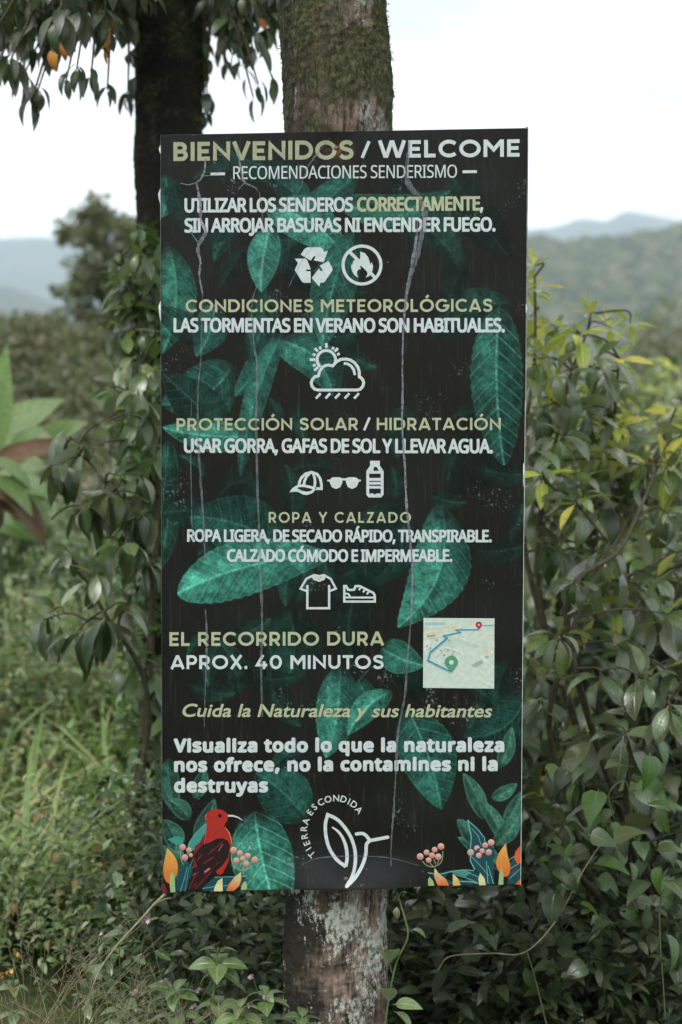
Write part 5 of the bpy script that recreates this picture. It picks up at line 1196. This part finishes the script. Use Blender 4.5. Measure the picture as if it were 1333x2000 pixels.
for _ in range(5200):
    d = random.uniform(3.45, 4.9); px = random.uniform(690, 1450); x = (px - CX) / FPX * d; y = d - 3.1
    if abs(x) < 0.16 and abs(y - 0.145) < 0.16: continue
    KK = random.choice([K_shade, K_shade, K_shade, K_shade, K_shade, K_shade, K_dark, K_shade, K_vined])
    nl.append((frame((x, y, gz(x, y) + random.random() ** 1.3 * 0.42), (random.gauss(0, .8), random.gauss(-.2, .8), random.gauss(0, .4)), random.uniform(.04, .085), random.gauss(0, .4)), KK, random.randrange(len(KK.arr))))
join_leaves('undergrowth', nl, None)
# ------------------------------------------------------------------ background bushes, right
bush('pale bush in the distance beyond the tall right shrub', P(1250, 1100, 9.5), [(P(x, y, d), r) for x, y, d, r in ((1300, 830, 9.5, .35), (1240, 870, 9.3, .35), (1180, 860, 9.2, .3), (1333, 900, 9.0, .4), (1280, 960, 9, .4), (1200, 980, 9, .4), (1120, 900, 9, .3), (1080, 820, 9.5, .28), (1333, 760, 10, .3), (1250, 1080, 8.5, .45), (1150, 1080, 8.5, .4), (1333, 1080, 8.5, .4), (1060, 950, 9, .3))], K_pale, .13, 130, 0, None, K_young, 0.15)
bush('brownish treetop rising right of the shrub in the middle distance', P(1330, 900, 38), [(P(x, y, d), r) for x, y, d, r in ((1300, 680, 38, 1.1), (1333, 640, 39, 1.2), (1270, 720, 38, .9), (1360, 700, 38, 1.5), (1225, 790, 37, 1.0), (1300, 760, 37, 1.3), (1250, 760, 36, .8))], K_brown, .28, 260, 0, None, K_bg, 0.4, stemr=0.06)
bush('rounded green treetop below the wooded hill', P(1290, 900, 30), [(P(x, y, d), r) for x, y, d, r in ((1300, 730, 30, .6), (1333, 735, 30, .7), (1320, 790, 29, .8), (1260, 800, 29, .7), (1200, 820, 29, .7), (1150, 830, 30, .6))], K_bg, .22, 260, 0, stemr=0.05)
# left: blurred tree and thickets
tf = empty('slender_tree', P(205, 1020, 21), 'hazy tree with airy clumped crown left of the dark trunk', 'tree')
items = []; TC = [(150, 455, .25), (190, 435, .3), (225, 425, .28), (250, 470, .35), (180, 510, .35), (225, 520, .4), (145, 560, .25), (200, 580, .4), (250, 610, .45), (120, 650, .3), (165, 680, .4), (220, 710, .45), (140, 730, .4), (265, 740, .45), (160, 440, .20), (178, 430, .18), (205, 428, .2), (230, 440, .2), (250, 455, .2), (150, 460, .12), (175, 480, .22), (200, 500, .25), (240, 490, .25), (165, 525, .22), (190, 540, .28), (230, 550, .3), (158, 550, .15), (265, 560, .35), (215, 590, .25), (150, 620, .2), (135, 640, .25), (165, 650, .25), (190, 625, .2), (230, 640, .3), (260, 690, .4), (200, 690, .3), (160, 700, .3), (285, 480, .3), (290, 620, .4), (130, 665, .2)]
for x, y, r in TC:
    for _ in range(4): cloud(items, P(x + random.gauss(0, 18), y + random.gauss(0, 18), random.uniform(20.3, 21.7)), r * random.uniform(0.3, 0.6), int(14 + 90 * r), .13, K_bg)
join_leaves('crown', items, tf)
hub = P(225, 760, 21)
tubes('trunk', [(curve([P(205, 1020, 21), P(215, 850, 21), hub], 6), taper(13, 0.14, 0.09))], BARK2, tf, 8)
for x, y, r in TC[::3]: tubes('limb', [(curve([hub, hub.lerp(P(x, y, 21), 0.5) + Vector((0.1, 0, 0.1)), P(x, y, 21)], 5), taper(11, 0.06, 0.015))], BARK2, tf, 5)
bush('grey-brown thicket at far left behind the wide-leaved plant', P(60, 1010, 19), [(P(x, y, d), r) for x, y, d, r in ((20, 660, 19.5, .45), (60, 650, 20, .35), (90, 660, 19.5, .35), (40, 710, 19, .5), (100, 720, 19, .5), (10, 760, 19, .5), (70, 790, 18.5, .5), (120, 780, 18.5, .5), (-40, 680, 19, .6), (30, 840, 18, .5), (100, 850, 18, .5), (150, 830, 18, .4), (20, 920, 16, .5), (90, 930, 16, .5), (160, 940, 15.5, .45), (-40, 900, 16, .6), (40, 990, 15, .4), (130, 1000, 15, .4), (220, 990, 15, .45), (280, 950, 15, .45), (120, 690, 19, .35), (160, 680, 19, .4), (210, 690, 19, .4), (250, 700, 19, .45))], K_brown, .12, 480, 0, None, K_bg, 0.35, stemr=0.03)
bush('olive thicket below the hazy airy tree', P(200, 1020, 17), [(P(x, y, d), r) for x, y, d, r in ((150, 730, 18, .45), (190, 760, 17.5, .45), (230, 790, 17.5, .45), (170, 820, 17, .5), (210, 850, 17, .45), (140, 870, 16.5, .45), (250, 860, 17, .45), (280, 780, 18, .5), (190, 900, 16.5, .4))], K_bg, .12, 480, 0, None, K_brown, 0.3, stemr=0.03)

# wide-leaved plant at the far left
g_ban = leaf_mat('wide pale leaf', [(0.20, 0.25, 0.13), (0.12, 0.18, 0.07), (0.26, 0.29, 0.18)], back=(0.2, 0.27, 0.15), rough=0.45, trans=0.3)
g_dead = leaf_mat('dead brown leaf', [(0.17, 0.085, 0.05), (0.12, 0.065, 0.04)], back=(0.20, 0.11, 0.075), rough=0.7, trans=0.1, tipcol=(0.05, 0.035, 0.03))
Kb = Kind('leaf', g_ban, [dict(L=1, W=0.30, seg=12, droop=0.2, fold=0.15), dict(L=1, W=0.40, seg=12, droop=1.1, fold=0.25), dict(L=1, W=0.42, seg=12, droop=0.7, fold=0.25, wave=0.02)])
Kd = Kind('leaf', g_dead, [dict(L=1, W=0.24, seg=12, droop=0.9, fold=0.9, wave=0.05), dict(L=1, W=0.36, seg=12, droop=1.3, fold=0.8, wave=0.08)])
bp_ = P(-20, 1120, 6.5)
root = empty('wide_leaved_plant', bp_, 'plant with wide pale leaves and withered brown ones at the far left', 'plant')
def bl(px, py, qx, qy, K, v, d=6.5, k=1.0, roll=0.0, up=(0, -1, 0.6), bright=None):
    a = P(px, py, d); b = P(qx, qy, d - 0.1); L = (b - a).length * k
    o = bpy.data.objects.new('leaf', K.mesh[v]); COL.objects.link(o); o.parent = root
    m = Matrix(frame(a, np.array(b - a), L, roll, up).tolist()); m.translation -= root.location; o.matrix_basis = m
    if K is Kd: o['label'] = 'withered brown leaf'
bl(-5, 900, 20, 672, Kb, 0, roll=0.3); bl(-30, 880, 95, 775, Kb, 2, 6.8, 1.1); bl(10, 850, 105, 830, Kb, 1, 6.6, 1.1, up=(0, -.3, 1)); bl(60, 880, 150, 820, Kb, 2, 6.9, 1.1)
bl(-40, 900, 70, 880, Kb, 2, 6.3, 1.1, up=(0, -.4, 1)); bl(-30, 960, 90, 925, Kb, 1, 6.2, 1.15, up=(0, -.2, 1)); bl(-30, 930, 130, 842, Kd, 0, 6.1, 1.05); bl(-30, 960, 95, 1010, Kd, 1, 6.0, 1.2, up=(0, -.5, 1)); bl(-20, 1000, 75, 960, Kb, 2, 6.4, 1.2)
bl(-20, 870, 15, 720, Kb, 0, 6.55, roll=-0.4); bl(20, 900, 60, 830, Kb, 1, 6.45, 1.1); bl(-40, 940, 60, 905, Kb, 2, 6.25, 1.2); bl(0, 960, 110, 985, Kb, 1, 6.1, 1.0, up=(0, -.4, 1)); bl(-30, 1000, 60, 1040, Kb, 2, 6.2, 1.1)
bl(-30, 930, 60, 960, Kb, 1, 5.95, 1.2, up=(0, -.3, 1)); bl(10, 930, 90, 955, Kb, 2, 6.0, 1.1); bl(-40, 900, 50, 905, Kb, 1, 6.0, 1.2, up=(0, -.2, 1))
for q in ((-30, 970, 40, 1030), (10, 975, 80, 1030), (-20, 985, 70, 990)): bl(*q, Kd, random.randrange(2), random.uniform(5.95, 6.2), 0.9, roll=random.uniform(-1, 1), up=(random.uniform(-.4, .4), -.5, 1))
tubes('stem', [(curve([bp_ + Vector((0, 0, -0.5)), bp_ + Vector((0.02, 0, 0.1)), P(-15, 850, 6.5)], 5), taper(11, 0.06, 0.03))], GREENSTEM, root, 8)

# ------------------------------------------------------------------ undergrowth
def low_cover(name, pts, leaf, K, n_per, hgt, spread):
    items = []
    for (x, y) in pts:
        z0 = gz(x, y); H = hgt * random.uniform(0.5, 1.25) * (0.45 + 1.9 * max(0, noise.noise(Vector((x * 0.8, y * 0.8, 7)))) + 0.2)
        KK = K[random.randrange(len(K))]
        if 0.55 > x / (y + 3.1) * 3.1 > -0.46 + 0.07 * noise.noise(Vector((x * 2, y * 2, 0))) and y < 3.5: KK = (K_shade, K_shade, K_dark)[random.randrange(3)]  # cover around and behind the board's foot takes leaves with shade in their colour
        for _ in range(n_per):
            t = random.random() ** 0.6
            p = Vector((x + random.gauss(0, spread), y + random.gauss(0, spread), z0 + H * t))
            items.append((frame(p, (random.gauss(0, 0.8), random.gauss(-0.2, 0.8), random.gauss(0.15, 0.35)), leaf * random.uniform(0.6, 1.3), random.gauss(0, 0.4)), KK, random.randrange(len(KK.arr))))
    o = join_leaves(name, items, None); return o
K_herb_s = Kind('leaf', g_herb, specs(5, W=0.46, droop=0.8, fold=0.3, seg=3, petiole=0.0)); g_dry = leaf_mat('dry litter leaf', [(0.16, 0.11, 0.06), (0.22, 0.17, 0.10), (0.10, 0.07, 0.04)], rough=0.8, spec=0.2); K_lite = Kind('leaf', leaf_mat('light weed leaf', [(0.14, 0.19, 0.065), (0.20, 0.25, 0.09), (0.10, 0.145, 0.05), (0.26, 0.28, 0.15)], back=(0.34, 0.34, 0.28), rough=0.3, spec=1.0, trans=0.28), specs(4, W=0.4, droop=0.7, fold=0.25, seg=3, petiole=0.0)); K_dry = Kind('leaf', g_dry, specs(3, W=0.45, droop=1.4, fold=0.4, seg=4, petiole=0.0)); K_vine_s = Kind('leaf', g_vine, specs(3, W=0.5, droop=0.7, fold=0.25, seg=2, petiole=0.0)); K_pale_s = Kind('leaf', g_pale, specs(3, W=0.45, droop=0.7, fold=0.25, seg=2, petiole=0.0))
def scatter(n, pxr, dr, pyr=None):
    out = []
    while len(out) < n:
        d = dr[0] + (dr[1] - dr[0]) * random.random() ** 0.9
        px = random.uniform(*pxr); x = (px - CX) / FPX * d; y = d - 3.1
        if noise.noise(Vector((x * 0.9, y * 0.9, 1.0))) > random.uniform(-0.6, 0.1): out.append((x, y))
    return out
low_cover('undergrowth', scatter(2300, (-120, 620), (3.9, 7.0)), .038, [K_herb_s, K_herb_s, K_herb_s, K_lite, K_lite, K_vine_s, K_pale_s, K_herb_s, K_lite, K_herb_s, K_dry], 17, 0.46, 0.05)
low_cover('undergrowth', scatter(1900, (-150, 700), (6.0, 17)), .07, [K_herb_s, K_vine_s, K_pale_s, K_pale_s, K_lite, K_lite, K_lite, K_brown], 17, 0.62, 0.11)
low_cover('undergrowth', scatter(900, (640, 1500), (3.5, 9)), .06, [K_herb_s, K_vined, K_dark], 12, 0.36, 0.07)
low_cover('undergrowth', scatter(1500, (-140, 560), (5.2, 11)), .045, [K_lite, K_lite, K_herb_s, K_lite, K_pale_s, K_dry], 20, 0.62, 0.07)
bl_it = []
for (x, y) in scatter(350, (-150, 520), (4.2, 15)):
    for _ in range(9): bl_it.append((frame((x + random.gauss(0, .05), y + random.gauss(0, .05), gz(x, y) + 0.05), (random.gauss(0, .35), random.gauss(0, .35), 1), random.uniform(.35, .8), random.gauss(0, 1)), K_blade, random.randrange(4)))
join_leaves('long_grass', bl_it, None)
# mid-distance weeds with some height
for lab, cs in (('leafy weed clump in the dim hollow left of the board', ((40, 1010, 7.5, .2), (20, 1060, 7.4, .22), (70, 1080, 7.4, .2), (-20, 1040, 7.5, .2))), ('bright weedy clump below the drooping shrub', ((200, 1080, 7.8, .18), (240, 1040, 8, .2), (160, 1110, 7.6, .18), (250, 1110, 7.6, .2)))):
    b0 = P(cs[0][0], cs[0][1], cs[0][2]); bush(lab, (b0.x, b0.y, gz(b0.x, b0.y)), [(P(x, y, d), r) for x, y, d, r in cs], K_herb, .07, 220, 0, None, K_small, 0.3)

# ------------------------------------------------------------------ foreground weeds and grasses
PETAL = plain('pale pink petal', (0.42, 0.28, 0.33), 0.6, 0.3, 90, 0.2)
OPETAL = plain('orange petal', (0.60, 0.33, 0.08), 0.6, 0.3, 90, 0.2)
def flower_arr(r, n=6):
    V = [(0, 0, 0.3 * r)]; F = []
    for i in range(n):
        a = 2 * PI * i / n; b = a + 0.55; c = a - 0.55 * 0.2
        k = len(V)
        V += [(r * 0.7 * math.cos(c), r * 0.7 * math.sin(c), 0.15 * r), (r * 1.1 * math.cos(a + .3), r * 1.1 * math.sin(a + .3), 0.35 * r), (r * 0.7 * math.cos(b + .2), r * 0.7 * math.sin(b + .2), 0.05 * r)]
        F.append((0, k, k + 1, k + 2))
    V.append((0, 0, -0.8 * r)); m = len(V) - 1
    for i in range(n): F.append((m, 1 + 3 * i, 3 + 3 * i, 0))
    return np.array(V), np.array(F)
fa = flower_arr(0.0050); fmesh = mesh_np('flower', fa[0], fa[1], PETAL); fmo = mesh_np('flower', fa[0], fa[1], OPETAL)
def weed(label, px, py0, pairs, d, flowers=(), h0=2080, group=None, K=K_weed, fm=None, name='broad_leaf_weed'):
    base = P(px, h0, d); root = empty(name, base, label, 'weed', group); items = []
    top = P(px, py0, d)
    st = [(curve([base, base.lerp(top, 0.5) + Vector((random.gauss(0, .004), 0, 0)), top], 5), taper(11, 0.0034, 0.0022))]
    for y, n, L, lift in pairs:
        c = P(px, y, d); a0 = random.uniform(-0.3, 0.3)
        for i in range(n):
            a = a0 + i * 2 * PI / n
            items.append((frame(c, (math.cos(a), math.sin(a) * 0.8 - 0.1, lift), L * random.uniform(0.85, 1.1), random.gauss(0, 0.2)), K, random.randrange(len(K.arr))))
    for fx, fy in flowers:
        q = P(fx, fy, d - 0.02); b2 = P(px + (fx - px) * 0.3, max(fy + 30, py0 + 20), d); st.append((curve([b2, q.lerp(b2, 0.4) + Vector((0, 0, 0.01)), q], 4), 0.001))
        for k in range(3):
            o = bpy.data.objects.new('flower', fm or fmesh); COL.objects.link(o); o.parent = root
            o.location = q - base + Vector((random.gauss(0, .004), random.gauss(0, .003), random.gauss(0, .003))); o.rotation_euler = (R(60) + random.gauss(0, .4), random.gauss(0, .5), random.random() * 6)
    finish(root, items, 60, 5); tubes('stem', st, GREENSTEM, root, 6); return root
weed('tallest broad-leaved weed, standing below the board left of the trunk', 427, 1850, ((1856, 2, .050, .35), (1862, 2, .030, .8), (1885, 4, .078, .25), (1900, 2, .06, .0), (1965, 4, .07, .3)), 3.0)
weed('broad-leaved weed with pink flower heads at the left of the tallest weed', 343, 1935, ((1938, 4, .06, .5), (1945, 4, .055, .2), (1985, 4, .07, .2)), 2.95, ((320, 1914), (391, 1934), (379, 1967), (285, 1800), (275, 1865)))
weed('broad-leaved weed with pink flower heads touching the tree trunk', 520, 1942, ((1944, 4, .045, .5), (1955, 4, .06, .2), (1990, 4, .07, .15)), 3.02, ((490, 1909), (518, 1948), (490, 1966), (455, 1996)))
weed('low weed with folded leaves under the tallest weed', 470, 1968, ((1970, 4, .05, .4), (1990, 4, .06, .1)), 2.9)
weed('low broad-leaved weed at the bottom edge by the trunk', 590, 1990, ((1990, 4, .05, .4), (2010, 4, .06, .2)), 2.95)
weed('weed with small pink heads among the grass stalks', 240, 1960, ((1975, 4, .05, .3), (2000, 4, .06, .1)), 3.1, ((232, 1812), (200, 1825), (258, 1940), (270, 1975), (290, 1795)))
weed('thin weed with small orange flower heads in the bottom left corner', 28, 1870, ((1930, 4, .045, .3), (1980, 4, .05, .1)), 3.2, ((33, 1862), (18, 1900), (30, 1932), (3, 1905)), fm=fmo)
low_cover('undergrowth', scatter(260, (180, 640), (3.25, 3.9)), .05, [K_shade, K_herb, K_shade], 10, 0.32, 0.04)
# fine seeding grass, lower left
def stalks(label, base_px, n, d, fan, hpx, group):
    b0 = P(base_px, 2120, d); root = empty('seeding_grass', (b0.x, b0.y, b0.z), label, 'grass clump', group)
    paths = []; fine_ = []
    for i in range(n):
        a = random.uniform(*fan); L = random.uniform(0.6, 1.0) * hpx
        b = P(base_px + random.gauss(0, 45), 2120, d + random.gauss(0, .06)); t = P(base_px + math.sin(a) * L, 2120 - math.cos(a) * L, d + random.gauss(0, .12))
        m = b.lerp(t, 0.6) + Vector((-math.sin(a) * 0.02, 0, 0.02)); c = curve([b, m, t], 6); paths.append((c, taper(len(c), 0.0008, 0.0004)))
        if i % 3 == 0:
            for q in range(6, len(c)):
                for _ in range(2):
                    e = c[q] + Vector((random.gauss(0, .018), random.gauss(0, .01), random.uniform(.004, .03))); fine_.append(([c[q], c[q].lerp(e, .5), e], 0.0004))
    for p in paths[:20]: tubes('stalk', [p], DRYSTEM if random.random() < .5 else GREENSTEM, root, 4)
    tubes('foliage', paths[20:] + fine_, DRYSTEM, root, 3, 'stuff')
G_ = 'seeding grass clumps in the lower left corner'
stalks('fine seeding grass leaning right in the lower left corner', 60, 34, 2.95, (-0.5, 1.1), 400, None)
stalks('fine seeding grass arching between the pink flower heads', 190, 36, 2.9, (-1.1, 1.1), 270, None)
stalks('short wispy grass tuft leaning towards the tallest weed', 330, 28, 2.88, (-1.0, 1.0), 230, None)
# the bent dry stalk that leans on the corner of the board
root = empty('dry_grass_stalk', P(150, 2080, 3.05), 'long dry grass stalk leaning up to the lower left corner of the board', 'grass stalk')
tubes('stem', [(curve([P(150, 2080, 3.05), P(190, 1905, 3.06), P(285, 1785, 3.07), P(322, 1747, 3.07)], 7), taper(22, 0.0014, 0.003))], DRYSTEM, root, 6)
tubes('blade', [(curve([P(300, 1768, 3.07), P(320, 1757, 3.07), P(335, 1754, 3.07)], 4), taper(9, 0.0016, 0.0008))], DRYSTEM, root, 4)
